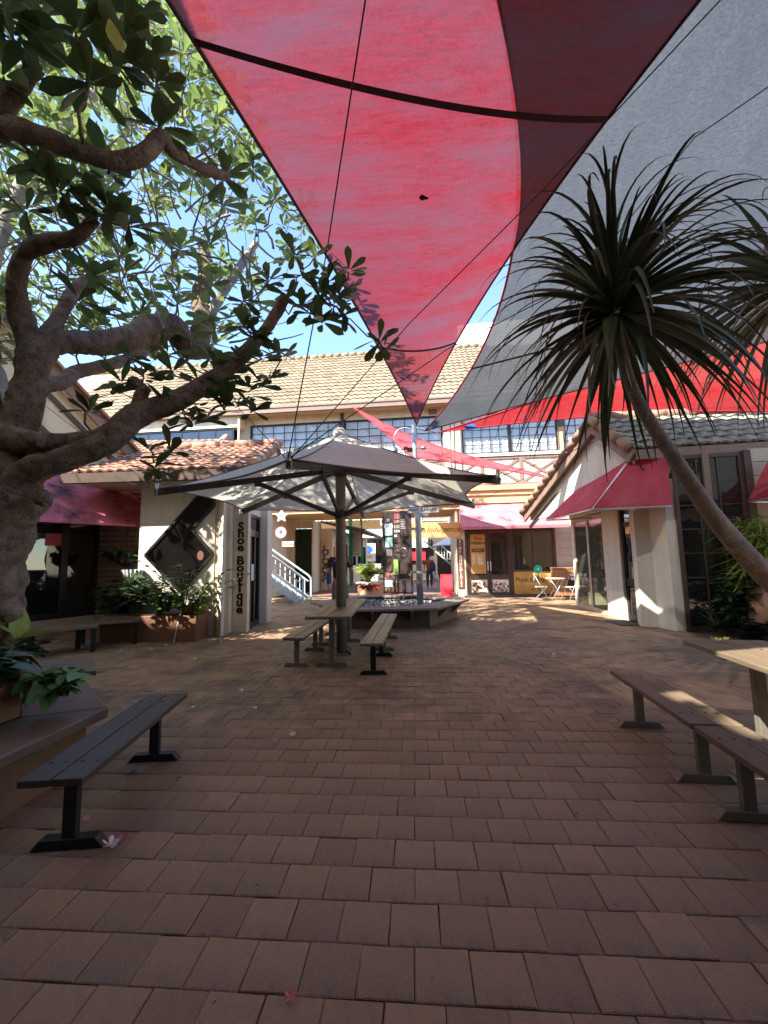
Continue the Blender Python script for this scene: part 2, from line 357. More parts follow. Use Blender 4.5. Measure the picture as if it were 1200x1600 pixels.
# ------------------------------------------------------------------ mesh builder
class MB:
    def __init__(s): s.v = []; s.f = []; s.mi = []; s.sm = []; s.cur = 0
    def poly(s, pts, smooth=False):
        n = len(s.v); s.v += [tuple(p) for p in pts]
        s.f.append(tuple(range(n, n + len(pts)))); s.mi.append(s.cur); s.sm.append(smooth)
    def hexa(s, p):
        """8 corners: bottom ring 0-3 counter-clockwise from above, top ring 4-7"""
        n = len(s.v); s.v += [tuple(q) for q in p]
        for q in ((3, 2, 1, 0), (4, 5, 6, 7), (0, 1, 5, 4), (1, 2, 6, 5), (2, 3, 7, 6), (3, 0, 4, 7)):
            s.f.append(tuple(n + i for i in q)); s.mi.append(s.cur); s.sm.append(False)
    def box(s, x0, x1, y0, y1, z0, z1):
        s.hexa([(x0, y0, z0), (x1, y0, z0), (x1, y1, z0), (x0, y1, z0), (x0, y0, z1), (x1, y0, z1), (x1, y1, z1), (x0, y1, z1)])
    def obox(s, c, ax, ay, az):
        """box about c with half-axes"""
        c, ax, ay, az = Vector(c), Vector(ax), Vector(ay), Vector(az)
        s.hexa([c - ax - ay - az, c + ax - ay - az, c + ax + ay - az, c - ax + ay - az,
                c - ax - ay + az, c + ax - ay + az, c + ax + ay + az, c - ax + ay + az])
    def bar(s, a, b, w, h, up=(0, 0, 1)):
        a, b = Vector(a), Vector(b); d = (b - a)
        t = d.normalized(); u = Vector(up)
        sd = t.cross(u)
        if sd.length < 1e-4: sd = t.cross(Vector((0, 1, 0)))
        sd.normalize(); u = sd.cross(t)
        s.obox((a + b) / 2, d / 2, sd * (-w / 2), u * (h / 2))
    def prism(s, poly, ext, smooth=False):
        """planar polygon pts extruded by vector ext"""
        n = len(s.v); k = len(poly); e = Vector(ext)
        s.v += [tuple(p) for p in poly] + [tuple(Vector(p) + e) for p in poly]
        s.f.append(tuple(range(n + k - 1, n - 1, -1))); s.mi.append(s.cur); s.sm.append(False)
        s.f.append(tuple(range(n + k, n + 2 * k))); s.mi.append(s.cur); s.sm.append(False)
        for i in range(k):
            j = (i + 1) % k
            s.f.append((n + i, n + j, n + k + j, n + k + i)); s.mi.append(s.cur); s.sm.append(smooth)
    def tube(s, path, rad, n=8, cap=True):
        path = [Vector(p) for p in path]
        if not isinstance(rad, (list, tuple)): rad = [rad] * len(path)
        base = len(s.v); up = None
        for i, p in enumerate(path):
            t = (path[min(i + 1, len(path) - 1)] - path[max(i - 1, 0)])
            if t.length < 1e-7: t = Vector((0, 0, 1))
            t.normalize()
            if up is None:
                up = t.orthogonal().normalized()
            else:
                up = (up - t * up.dot(t))
                if up.length < 1e-5: up = t.orthogonal()
                up.normalize()
            sd = t.cross(up)
            for k in range(n):
                a = 2 * math.pi * k / n
                s.v.append(tuple(p + (up * math.cos(a) + sd * math.sin(a)) * rad[i]))
        for i in range(len(path) - 1):
            for k in range(n):
                a = base + i * n + k; b = base + i * n + (k + 1) % n
                s.f.append((a, b, b + n, a + n)); s.mi.append(s.cur); s.sm.append(True)
        if cap:
            s.f.append(tuple(base + k for k in range(n - 1, -1, -1))); s.mi.append(s.cur); s.sm.append(False)
            e = base + (len(path) - 1) * n
            s.f.append(tuple(e + k for k in range(n))); s.mi.append(s.cur); s.sm.append(False)
    def grid(s, rows, smooth=True, close=False):
        """rows: list of lists of points"""
        base = len(s.v); w = len(rows[0])
        for r in rows: s.v += [tuple(p) for p in r]
        for i in range(len(rows) - 1):
            for k in range(w if close else w - 1):
                a = base + i * w + k; b = base + i * w + (k + 1) % w
                s.f.append((a, b, b + w, a + w)); s.mi.append(s.cur); s.sm.append(smooth)
    def lathe(s, prof, c=(0, 0, 0), n=16):
        rows = [[(c[0] + r * math.cos(2 * math.pi * k / n), c[1] + r * math.sin(2 * math.pi * k / n), c[2] + z) for k in range(n)] for r, z in prof]
        s.grid(rows, True, True)
    def add(s, o, M4=None):
        n = len(s.v)
        s.v += [tuple(M4 @ Vector(p)) if M4 else p for p in o.v]
        s.f += [tuple(i + n for i in q) for q in o.f]; s.mi += [s.cur] * len(o.f); s.sm += o.sm
    def mesh(s, name, mats):
        me = bpy.data.meshes.new(name)
        me.from_pydata(s.v, [], s.f)
        if not isinstance(mats, (list, tuple)): mats = [mats]
        for q in mats: me.materials.append(M[q] if isinstance(q, str) else q)
        me.polygons.foreach_set('use_smooth', s.sm)
        if len(mats) > 1: me.polygons.foreach_set('material_index', s.mi)
        me.update()
        return me
    def build(s, name, mats, parent=None, world=False, bevel=0.0, label=None, kind=None):
        if world and parent is not None:
            r = parent
            X = parent.matrix_basis
            while r.parent is not None:
                r = r.parent; X = r.matrix_basis @ X
            Mi = X.inverted()
            s.v = [tuple(Mi @ Vector(p)) for p in s.v]
        o = bpy.data.objects.new(name, s.mesh(name, mats))
        COL.objects.link(o)
        if parent is not None: o.parent = parent
        if bevel:
            b = o.modifiers.new('bevel', 'BEVEL'); b.width = bevel; b.segments = 2; b.limit_method = 'ANGLE'
        if label: o['label'] = label
        if kind: o['kind'] = kind
        return o

def thing(name, label, cat, loc_=(0, 0, 0), rz=0.0, group=None):
    o = bpy.data.objects.new(name, None)
    o.empty_display_size = 0.2
    COL.objects.link(o)
    o.location = loc_; o.rotation_euler = (0, 0, rz)
    tag(o, label, cat, group)
    o.matrix_basis = Matrix.LocRotScale(Vector(loc_), Euler((0, 0, rz)), None)
    return o
def tag(o, label, cat, group=None):
    o['label'] = label; o['category'] = cat
    if group: o['group'] = group
    return o
def inst(name, me, parent, mtx):
    o = bpy.data.objects.new(name, me); COL.objects.link(o)
    if parent is not None: o.parent = parent
    o.matrix_basis = mtx
    return o
def dup(root, loc_, rz, label, group=None):
    c = root.copy(); COL.objects.link(c)
    c.location = loc_; c.rotation_euler = (0, 0, rz)
    c['label'] = label
    if group: c['group'] = group
    for ch in list(root.children):
        d = ch.copy(); COL.objects.link(d); d.parent = c
        for g2 in list(ch.children):
            e = g2.copy(); COL.objects.link(e); e.parent = d
    return c

def text_mb(txt, size, depth=0.004, shear=0.0, bold=0.0, xs=1.0):
    """lettering as real mesh outlines in the XY plane, centred"""
    cu = bpy.data.curves.new('lettering', 'FONT')
    cu.body = txt; cu.size = size; cu.align_x = 'CENTER'; cu.align_y = 'CENTER'
    cu.extrude = depth / 2; cu.shear = shear; cu.offset = bold; cu.resolution_u = 3
    ob = bpy.data.objects.new('lettering', cu); COL.objects.link(ob)
    dg = bpy.context.evaluated_depsgraph_get()
    me = ob.evaluated_get(dg).to_mesh()
    b = MB()
    b.v = [(v.co.x * xs, v.co.y, v.co.z) for v in me.vertices]
    b.f = [tuple(p.vertices) for p in me.polygons]
    b.mi = [0] * len(b.f); b.sm = [False] * len(b.f)
    ob.evaluated_get(dg).to_mesh_clear()
    bpy.data.objects.remove(ob); bpy.data.curves.remove(cu)
    return b
FACE_CAM = Matrix(((1, 0, 0, 0), (0, 0, -1, 0), (0, 1, 0, 0), (0, 0, 0, 1)))   # XY lettering -> XZ plane facing -Y
def put_text(mb, txt, size, c, shear=0.0, bold=0.0, xs=1.0, rot=None, depth=0.004):
    X = Matrix.Translation(Vector(c)) @ (rot if rot else Matrix()) @ FACE_CAM
    mb.add(text_mb(txt, size, depth, shear, bold, xs), X)
def stack_text(mb, txt, size, cx, y, z_top, z_bot, bold=0.0, xs=1.0, rot=None, shear=0.0):
    n = len(txt)
    for i, ch in enumerate(txt):
        if ch == ' ': continue
        z = z_top + (z_bot - z_top) * (i + .5) / n
        put_text(mb, ch, size, (cx, y, z), bold=bold, xs=xs, rot=rot, shear=shear)
# ------------------------------------------------------------------ ground
def brick_ground():
    m = bpy.data.materials.new('far_paving'); m.use_nodes = True
    t = m.node_tree; b = t.nodes['Principled BSDF']
    tc = _n(t, 'ShaderNodeTexCoord')
    br = _n(t, 'ShaderNodeTexBrick')
    br.offset = 0.5; br.inputs['Scale'].default_value = 1.0
    br.inputs['Brick Width'].default_value = 0.205; br.inputs['Row Height'].default_value = 0.205
    br.inputs['Mortar Size'].default_value = 0.004
    br.inputs['Color1'].default_value = (0.17, 0.095, 0.07, 1); br.inputs['Color2'].default_value = (0.25, 0.13, 0.095, 1)
    br.inputs['Mortar'].default_value = (0.06, 0.045, 0.038, 1)
    t.links.new(tc.outputs['Object'], br.inputs['Vector'])
    t.links.new(br.outputs['Color'], b.inputs['Base Color'])
    b.inputs['Roughness'].default_value = 0.65
    return m
M['far_paving'] = brick_ground()
PY = R(4.1)
gb = MB(); gb.poly([(-120, -120, 0), (120, -120, 0), (120, 160, 0), (-120, 160, 0)])
ground = gb.build('ground', 'far_paving'); ground['kind'] = 'structure'
ground.location = (0, 0, -0.018); ground.rotation_euler = (0, 0, -PY)
gb = MB(); gb.poly([(-9, -1, 0), (9.5, -1, 0), (9.5, 17.4, 0), (-9, 17.4, 0)])
pave = gb.build('pavement', 'joint'); pave['kind'] = 'structure'
PM = Matrix.Rotation(-PY, 4, 'Z') @ Matrix.Translation((0.06, 0.05, 0))
pave.matrix_basis = Matrix.Translation((0, 0, -0.012)) @ Matrix.Rotation(-PY, 4, 'Z')
def paver_mb(s=0.1012, ch=0.004, seed=0):
    r = random.Random(seed); b = MB()
    def ring(h, z): return [(-h + r.uniform(-.0012, .0012), -h + r.uniform(-.0012, .0012), z), (h, -h + r.uniform(-.0012, .0012), z), (h + r.uniform(-.0012, .0012), h, z), (-h, h + r.uniform(-.0012, .0012), z)]
    t = ring(s - ch, 0); e = ring(s, -ch * .8); f = [(p[0], p[1], -.03) for p in e]
    b.poly(t)
    for A, B in ((e, t), (f, e)):
        for i in range(4):
            j = (i + 1) % 4; b.poly([A[i], A[j], B[j], B[i]])
    return b
PV = [paver_mb(seed=i) for i in range(6)]
PVM = [p.mesh('paver', 'paver') for p in PV]
pl = []
for j in range(-2, 82):
    for i in range(-44, 46):
        x = (i + (0.5 if j % 2 else 0.0)) * 0.205; y = j * 0.205
        p = PM @ Vector((x, y, 0))
        if p.y < -0.5 or p.y > 17.0 or p.x < -8.2 or p.x > 8.6: continue
        tilt = Euler((rng.gauss(0, .006), rng.gauss(0, .006), rng.gauss(0, .007)))
        mt = Matrix.LocRotScale(Vector((x + rng.gauss(0, .0008), y + rng.gauss(0, .0008), rng.gauss(0, .0013))), tilt, None)
        score = -1
        if p.y > 0.6:
            u, v, w = pix(p)
            if -20 < u < 1220 and v < 1640: score = 1 / w ** 3
        pl.append((score, mt, rng.randrange(6)))
pl.sort(key=lambda q: -q[0])
offs = PM.copy(); pinv = pave.matrix_basis.inverted()
rest = MB()
for k, (s_, mt, v) in enumerate(pl):
    X = pinv @ PM @ mt
    if k < 300: inst('paver', PVM[v], pave, X)
    else: rest.add(PV[v], X)
rest.build('paver', 'paver', pave, kind='stuff')

# ------------------------------------------------------------------ shared builders
def tile_unit(h=0.16, n=6, thick=0.06):
    """one roman-profile roof tile in the unit square: x across, y up the slope, lower edge proud"""
    b = MB()
    xs = [i / n for i in range(n + 1)]
    pr = [h * (0.5 + 0.5 * math.sin(2 * math.pi * (x - .1))) for x in xs]
    lo = [(x, -0.08, z + thick * 3.4) for x, z in zip(xs, pr)]
    hi = [(x, 1.0, z + thick * .3) for x, z in zip(xs, pr)]
    un = [(x, -0.08, z + thick * .3 - .02) for x, z in zip(xs, pr)]
    b.grid([lo, hi], True); b.grid([un, lo], False)
    return b
TU = [tile_unit(0.16), tile_unit(0.18), tile_unit(0.14)]
def tile_roof(parent, eL, eR, rR, rL, nc, nr, m, keep=300, hz=None, vis=None, seed=1):
    """tiles laid over a roof quad: the tiles that show largest are single parts, the rest one part"""
    r = random.Random(seed)
    eL, eR, rR, rL = map(Vector, (eL, eR, rR, rL))
    ms = [q.mesh('roof_tile', m) for q in TU]
    Mi = parent.matrix_basis.inverted()
    lst = []
    for j in range(nr):
        for i in range(nc):
            a0, a1, b0, b1 = i / nc, (i + 1) / nc, j / nr, (j + 1) / nr
            def P(a, b): return (eL * (1 - a) + eR * a) * (1 - b) + (rL * (1 - a) + rR * a) * b
            o = P(a0, b0); u = (P(a1, b0) - o); v = (P(a0, b1) - o) * 1.02
            n_ = u.cross(v).normalized() * u.length * (hz or 1.0)
            X = Matrix((u, v, n_)).transposed().to_4x4(); X.translation = o + n_ * r.uniform(0, .04)
            c = P((a0 + a1) / 2, (b0 + b1) / 2); px, py, w = pix(c)
            s = -1
            if 0 < px < 1200 and 0 < py < 1600 and (vis is None or vis(px, py)): s = 1 / w
            lst.append((s, X, r.randrange(3)))
    lst.sort(key=lambda q: -q[0])
    restm = MB()
    for k, (s, X, v) in enumerate(lst):
        if k < keep: inst('roof_tile', ms[v], parent, Mi @ X)
        else: restm.add(TU[v], Mi @ X)
    if restm.v: restm.build('roof_tile', m, parent, kind='stuff')

def window(parent, x0, x1, z0, z1, y, nx, nz, gm, frame='dark_frame', fw=0.06, mull=0.03, back=None, backm='interior_black', depth=0.05, lab=None, bd=0.0):
    """framed glazing on a wall plane: window (frame mesh) > pane pieces, curtain or backing"""
    b = MB()
    b.box(x0, x1, y - depth, y, z0, z0 + fw); b.box(x0, x1, y - depth, y, z1 - fw, z1)
    b.box(x0, x0 + fw, y - depth, y, z0 + fw, z1 - fw); b.box(x1 - fw, x1, y - depth, y, z0 + fw, z1 - fw)
    W = (x1 - x0 - 2 * fw); H_ = (z1 - z0 - 2 * fw)
    for i in range(1, nx):
        xc = x0 + fw + W * i / nx; b.box(xc - mull / 2, xc + mull / 2, y - depth * .8, y - .006, z0 + fw, z1 - fw)
    for j in range(1, nz):
        zc = z0 + fw + H_ * j / nz; b.box(x0 + fw, x1 - fw, y - depth * .7, y - .008, zc - mull / 2, zc + mull / 2)
    w = b.build('window', frame, parent, label=lab)
    r = random.Random(int(x0 * 100 + z0 * 7 + nx))
    for i in range(nx):
        for j in range(nz):
            p = MB(); xa = x0 + fw + W * i / nx + mull / 2; xb = x0 + fw + W * (i + 1) / nx - mull / 2
            za = z0 + fw + H_ * j / nz + mull / 2; zb = z0 + fw + H_ * (j + 1) / nz - mull / 2
            t1 = r.uniform(-.004, .004)
            p.hexa([(xa, y - depth * .45 + t1, za), (xb, y - depth * .45 + t1, za), (xb, y - depth * .3 + t1, za), (xa, y - depth * .3 + t1, za),
                    (xa, y - depth * .45 - t1, zb), (xb, y - depth * .45 - t1, zb), (xb, y - depth * .3 - t1, zb), (xa, y - depth * .3 - t1, zb)])
            p.build('pane', gm, w)
    if back == 'curtain':
        c = MB(); n = int((x1 - x0) / 0.05)
        rows = []
        for z in (z0 + fw, z1 - fw):
            rows.append([(x0 + fw + W * k / n, y + .05 + .02 * math.sin(k * 1.9) + r.uniform(-.006, .006), z) for k in range(n + 1)])
        c.grid(rows, True); c.build('curtain', 'curtain', w)
    if back:
        c = MB(); c.box(x0 + .01, x1 - .01, y + bd + .09, y + bd + .12, z0 + .01, z1 - .01); c.build('room_wall', backm, w)
    return w

# ------------------------------------------------------------------ main two-storey building
MBd = thing('main_building', 'large cream two storey building with sandy tiled roof behind the umbrella', 'building', (3.1, 16.1, 0), R(-6))
X0, X1 = -20.0, 14.0
def wallbox(name, mt, parent, boxes, bevel=0):
    b = MB()
    for q in boxes: b.box(*q)
    return b.build(name, mt, parent, bevel=bevel)
# upper storey: solid wall round the window openings
WL = (-8.72, -0.70); WR = (0.05, 3.72); WR2 = (3.95, 9.0)
wallbox('wall', 'cream', MBd, [
    (X0, WL[0], 0, .25, 3.35, 7.5), (WL[0], WL[1], 0, .25, 7.16, 7.5), (WL[0], WL[1], 0, .25, 3.9, 5.45),
    (WL[1], WR[0], 0, .25, 3.9, 7.5), (WR[0], WR[1], 0, .25, 7.16, 7.5), (WR[0], WR[1], 0, .25, 3.9, 5.50),
    (WR[1], WR2[0], 0, .25, 3.9, 7.5), (WR2[0], WR2[1], 0, .25, 7.16, 7.5), (WR2[0], WR2[1], 0, .25, 3.9, 5.50),
    (WR2[1], X1, 0, .25, 3.35, 7.5),
    (X0, -8.95, -.5, 0, 0, 6.0), (X0, -8.95, -.5, 0, 6.95, 7.45),
    (X0, X1, 3.0, 3.25, 3.36, 10.4)])
wallbox('floor_slab', 'ochre', MBd, [(X0, X1, .01, 3.0, 3.36, 3.6)])
wallbox('cornice', 'ochre', MBd, [(-8.9, 4.6, -.22, 0, 4.02, 4.20), (-8.9, 4.6, -.14, 0, 3.84, 4.02), (-8.9, 4.6, -.08, 0, 3.34, 3.84), (-8.9, 4.6, -.16, -.08, 3.52, 3.58)])
# windows of the upper storey
mid = -4.77
window(MBd, WL[0], mid - .07, 5.45, 7.16, .08, 8, 5, 'glass_sky', back='curtain', backm='interior', fw=.07, mull=.025, bd=.2)
window(MBd, mid + .07, WL[1], 5.45, 7.16, .08, 8, 5, 'glass_sky', back='curtain', backm='interior', fw=.07, mull=.025, bd=.2)
wallbox('window_post', 'brown_trim', MBd, [(mid - .07, mid + .07, -.06, .1, 5.45, 7.45)])
window(MBd, WR[0], 1.9, 5.5, 7.16, .08, 5, 5, 'glass_sky', back='curtain', backm='interior', fw=.06, mull=.022, bd=.2)
window(MBd, 1.9, WR[1], 5.5, 7.16, .08, 5, 5, 'glass_sky', back='curtain', backm='interior', fw=.06, mull=.022, bd=.2)
wallbox('window_post', 'brown_trim', MBd, [(WR[1], WR2[0], -.08, 0, 5.4, 7.45)])
window(MBd, WR2[0], 6.4, 5.5, 7.16, .08, 6, 5, 'glass_sky', back='curtain', backm='interior', fw=.06, mull=.022, bd=.2)
window(MBd, 6.4, WR2[1], 5.5, 7.16, .08, 6, 5, 'glass_sky', back='curtain', backm='interior', fw=.06, mull=.022, bd=.2)
wallbox('window_sill', 'white_wall', MBd, [(-.02, 4.3, -.12, 0, 5.36, 5.48), (WL[0], WL[1], -.1, 0, 5.33, 5.43)])
window(MBd, -18.2, -9.2, 6.0, 6.95, -.42, 12, 2, 'glass_dark', back='b', backm='interior_black', fw=.07, mull=.05, bd=.2)
b = MB()
b.box(-10.9, -9.35, -.56, -.5, 3.9, 5.7); b.build('recess_frame', 'cream', MBd)
# pilasters and downpipes between the windows
wallbox('pilaster', 'cream', MBd, [(-.66, -.42, -.14, 0, 4.2, 7.45)])
wallbox('pilaster', 'cream', MBd, [(-.22, -.03, -.14, 0, 4.2, 7.45)])
b = MB(); b.tube([(-.32, -.09, 4.2), (-.32, -.09, 7.4)], .05); b.build('downpipe', 'white_paint', MBd)
b = MB(); b.tube([(-8.93, -.58, 3.4), (-8.93, -.58, 7.4)], .05); b.build('downpipe', 'beige', MBd)
b = MB(); b.box(-1.25, -.9, -.03, 0, 7.2, 7.42)
for k in range(5): b.box(-1.22, -.93, -.05, -.03, 7.22 + k * .038, 7.24 + k * .038)
b.build('wall_vent', 'taupe_trim', MBd)
# X-braced panel under the right windows
px0, px1 = -8.6, 3.74
pz0, pz1 = 4.28, 5.28
wallbox('brace_panel', 'white_wall', MBd, [(px0, px1, -.03, 0, pz0, pz1)])
wallbox('brace_rail', 'taupe_trim', MBd, [(px0, px1, -.08, -.03, pz1 - .03, pz1 + .06), (px0, px1, -.08, -.03, pz0 - .06, pz0 + .03)])
cell = 1.49
nc = 8
for k in range(nc + 1):
    xx = px1 - cell * k
    if k: wallbox('brace_post', 'taupe_trim', MBd, [(xx - .06, xx + .06, -.08, -.03, pz0 + .03, pz1 - .03)])
    if k < nc:
        for sgn in (1, -1):
            b = MB(); a = Vector((xx - .06, -.045 - .012 * (sgn > 0), pz0 + .05)); c = Vector((xx - cell + .06, -.045 - .012 * (sgn > 0), pz1 - .05))
            if sgn < 0: a.z, c.z = c.z, a.z
            b.bar(a, c, .03, .09); b.build('brace', 'taupe_trim', MBd)
wallbox('corner_post', 'ochre', MBd, [(3.74, 3.86, -.14, -.0, 4.2, 6.2)])
# gutter, soffit, roof
b = MB(); b.box(X0, X1, -.72, -.58, 7.40, 7.62); b.box(X0, X1, -.75, -.72, 7.58, 7.64); b.build('gutter', 'taupe_trim', MBd)
wallbox('soffit', 'beige', MBd, [(X0, X1, -.58, 0, 7.5, 7.54)])
def bw(v): return MBd.matrix_basis @ Vector(v)
b = MB(); b.poly([bw((X0, -.66, 7.58)), bw((X1, -.66, 7.58)), bw((X1, 4.4, 12.15)), bw((X0, 4.4, 12.15))]); b.build('roof', 'tile_sand', MBd, world=True)
xa, xb = -18.0, 3.2
tile_roof(MBd, bw((xa, -.66, 7.6)), bw((xb, -.66, 7.6)), bw((xb, 4.4, 12.17)), bw((xa, 4.4, 12.17)), 82, 16, 'tile_sand', vis=lambda x, y: 380 < x < 760)
b = MB()
for k in range(52): 
    x = X0 + k * .42; b.tube([(x, 4.4, 12.2), (x + .44, 4.4, 12.24)], [.15, .17], 8)
b.build('ridge_caps', 'tile_sand', MBd, kind='stuff')
# ground floor: passage walls and the chocolate shop
wallbox('shop_wall', 'cream', MBd, [(-.34, 0.0, -.02, 4.2, 0, 3.34), (-.10, 5.4, 0, .2, 2.62, 3.34), (3.34, 5.4, .0, .2, 0, 2.62), (0, 5.4, 4.0, 4.2, 0, 3.34), (5.2, 5.4, .2, 4, 0, 3.34)])
wallbox('shop_floor', 'interior', MBd, [(0, 5.2, .2, 4.0, .005, .03)])
wallbox('passage_wall', 'cream', MBd, [(-12, -7.75, -.0, 3, 0, 3.34)])
for k in range(9):                                   # weatherboards right of the shop window
    wallbox('siding_board', 'pale_siding', MBd, [(3.36, 5.6, -.045 + .004 * (k % 2), -.002, .05 + k * .285, .05 + k * .285 + .275)])
# shop front: two door leaves, the window above the gold sign
def shop_front():
    fr = 'brown_trim'
    wallbox('shop_frame', fr, MBd, [(.0, .07, -.06, .06, .02, 2.62), (1.66, 1.76, -.06, .06, .02, 2.62), (3.26, 3.34, -.06, .06, .02, 2.62),
                                    (.07, 1.66, -.06, .06, 2.5, 2.62), (1.76, 3.26, -.06, .06, 2.5, 2.62), (1.76, 3.26, -.06, .06, .9, .98), (1.76, 3.26, -.06, .06, .02, .10)])
    for k in range(2):
        x0 = .09 + k * .79; x1 = x0 + .77
        b = MB(); b.box(x0, x0 + .08, -.05, .03, .03, 2.48); b.box(x1 - .08, x1, -.05, .03, .03, 2.48)
        b.box(x0 + .08, x1 - .08, -.05, .03, 2.36, 2.48); b.box(x0 + .08, x1 - .08, -.05, .03, .62, .80); b.box(x0 + .08, x1 - .08, -.05, .03, .03, .14)
        d = b.build('shop_door', fr, MBd)
        p = MB(); p.box(x0 + .08, x1 - .08, -.02, -.01, .80, 2.36); p.build('pane', 'glass_brown', d)
        # printed panel of truffles
        q = MB(); q.box(x0 + .08, x1 - .08, -.03, -.02, .14, .62); q.build('truffle_panel', 'letter_white', d)
        ms = MB(); r = random.Random(k + 3)
        for i in range(130):
            cx = r.uniform(x0 + .13, x1 - .13); cz = .19 + r.random() ** 1.4 * .3; rr = r.uniform(.03, .052)
            ms.cur = r.randrange(3)
            ms.poly([(cx + rr * math.cos(a * .785), -.0305 - .0002 * i, cz + rr * math.sin(a * .785)) for a in range(8)])
        ms.build('truffle_print', ['choc_a', 'choc_b', 'choc_c'], d, kind='stuff')
        if k == 0:
            q = MB(); q.box(x0 + .10, x1 - .10, -.03, -.021, .84, 2.34); q.build('opening_hours_panel', 'gold_sign', d)
            t = MB(); put_text(t, 'Pure', .17, ((x0 + x1) / 2, -.034, 2.18), shear=.35); put_text(t, 'Indulgence', .15, ((x0 + x1) / 2, -.034, 2.02), shear=.35, xs=.9)
            t.build('lettering', 'letter_brown', d)
            t = MB(); put_text(t, 'FINE CHOCOLATES', .055, ((x0 + x1) / 2, -.034, 1.90))
            for i in range(8):
                for (cx, w) in ((x0 + .22, .14), (x0 + .48, .24)): t.box(cx - w / 2, cx + w / 2 - .02 * (i % 3), -.034, -.030, 1.55 - i * .05, 1.572 - i * .05)
            t.lathe([(.0, 0), (.035, 0.001)], (0, 0, 0), 10) if False else None
            put_text(t, 'OPEN 7 DAYS', .05, ((x0 + x1) / 2, -.034, .95)); t.build('lettering', 'letter_white', d)
            q = MB(); q.box(x0 + .14, x1 - .14, -.036, -.030, 1.66, 1.79); q.build('open_panel', 'brown_sign', d)
            t = MB(); put_text(t, 'OPEN', .09, ((x0 + x1) / 2, -.039, 1.725)); t.build('lettering', 'orange_sign', d)
        h = MB(); hx = x1 - .04 if k == 0 else x0 + .04
        h.box(hx - .015, hx + .015, -.11, -.05, .95, 1.3); h.build('door_handle', 'white_paint', d)
    w = MB(); w.box(2.48, 2.54, -.04, .04, .98, 2.5); w = w.build('window', fr, MBd)
    for xa, xb in ((1.76, 2.48), (2.54, 3.26)):
        p = MB(); p.box(xa, xb, -.01, 0, .98, 2.5); p.build('pane', 'glass_brown', w)
    bl = MB()
    rows = [[(1.8 + .012 * k, .3 + .02 * math.sin(k * 1.3), z) for k in range(120)] for z in (.98, 2.6)]
    bl.grid(rows); bl.build('curtain', 'beige', w)
    wallbox('room_partition', 'siding', MBd, [(.02, 5.1, 1.8, 1.85, .03, 3.3)])
    s = MB(); s.box(1.76, 3.42, -.09, -.061, .06, .90); s = s.build('window_sign', 'gold_sign', MBd)
    t = MB(); put_text(t, 'Pure Indulgence', .24, (2.55, -.094, .60), shear=.4); t.build('lettering', 'letter_brown', s)
    t = MB(); put_text(t, 'FINE CHOCOLATES', .075, (2.45, -.094, .43)); t.build('lettering', 'letter_white', s)
    t = MB(); put_text(t, 'EST. 1997', .09, (2.55, -.094, .24)); t.build('lettering', 'letter_brown', s)
    st = MB(); st.box(-.1, 3.4, -.5, -.05, .0, .035); st.build('door_step', 'mat_grey', MBd)
shop_front()
# shop awning, faded red, with end panels
def awning(parent, x0, x1, y0, proj, zt, zb, m, il=0.0, ir=0.0, flare=0.0, name='awning', lip=.10, n=8):
    b = MB()
    rows = []
    for k in range(n + 1):
        f = k / n; y = y0 - proj * f; z = zt + (zb - zt) * (f ** (1 + flare))
        xa = x0 + il * (1 - f); xb = x1 - ir * (1 - f)
        rows.append([(xa + (xb - xa) * i / 14, y + .012 * math.sin(i * 2.1), z - .02 * math.sin(math.pi * i / 14 * 7) ** 2 * f * (1 - f) * 2) for i in range(15)])
    b.grid(rows)
    for side in (0, -1):
        pts = [r[side] for r in rows]
        b.poly(pts + [(pts[0][0] if not (il or ir) else pts[0][0], y0, zb)] if (il == 0 and ir == 0) else pts + [(pts[-1][0], y0, zb), ])
    e = rows[-1]
    b.grid([e, [(p[0], p[1] + .004, p[2] - lip) for p in e]], False)
    a = b.build(name, m, parent)
    f = MB(); f.bar((x0 + .02, y0 - proj + .03, zb - .02), (x1 - .02, y0 - proj + .03, zb - .02), .03, .03)
    for q in range(4):
        xx = x0 + .1 + (x1 - x0 - .2) * q / 3; f.bar((xx, y0 - .01, zb - .03), (xx, y0 - proj + .03, zb - .03), .03, .03)
    f.build('awning_frame', 'dark_frame', a)
    return a
awning(MBd, -.16, 3.55, -.09, 1.05, 3.50, 2.56, 'awning_faded')
# FINE CHOCOLATES board and the hanging orange sign
s = MB(); s.box(-.31, -.08, -.055, -.025, .30, 2.16); s = s.build('pillar_sign', 'brown_sign', MBd)
t = MB(); stack_text(t, 'FINE CHOCOLATES', .135, -.195, -.058, 2.12, .34, bold=.003); t.build('lettering', 'letter_white', s)
osn = thing('hanging_sign', 'long orange board with brown script lettering hung across the passage mouth', 'sign', MBd.matrix_basis @ Vector((-.2, 0, 2.2)), R(-6))
s = MB(); s.box(-1.95, .02, -.08, -.04, .05, .62); s.build('board', 'orange_sign', osn, bevel=.006)
t = MB(); put_text(t, 'Pure Indulgence', .30, (-.95, -.083, .36), shear=.4); t.build('lettering', 'letter_brown', osn)
t = MB(); put_text(t, 'FINE CHOCOLATES', .09, (-1.1, -.083, .15)); t.build('lettering', 'letter_white', osn)
s = MB(); s.box(-1.9, -1.87, -.07, -.05, .62, 1.14); s.box(-.05, -.02, -.07, -.05, .62, 1.14); s.build('hanger', 'dark_frame', osn)

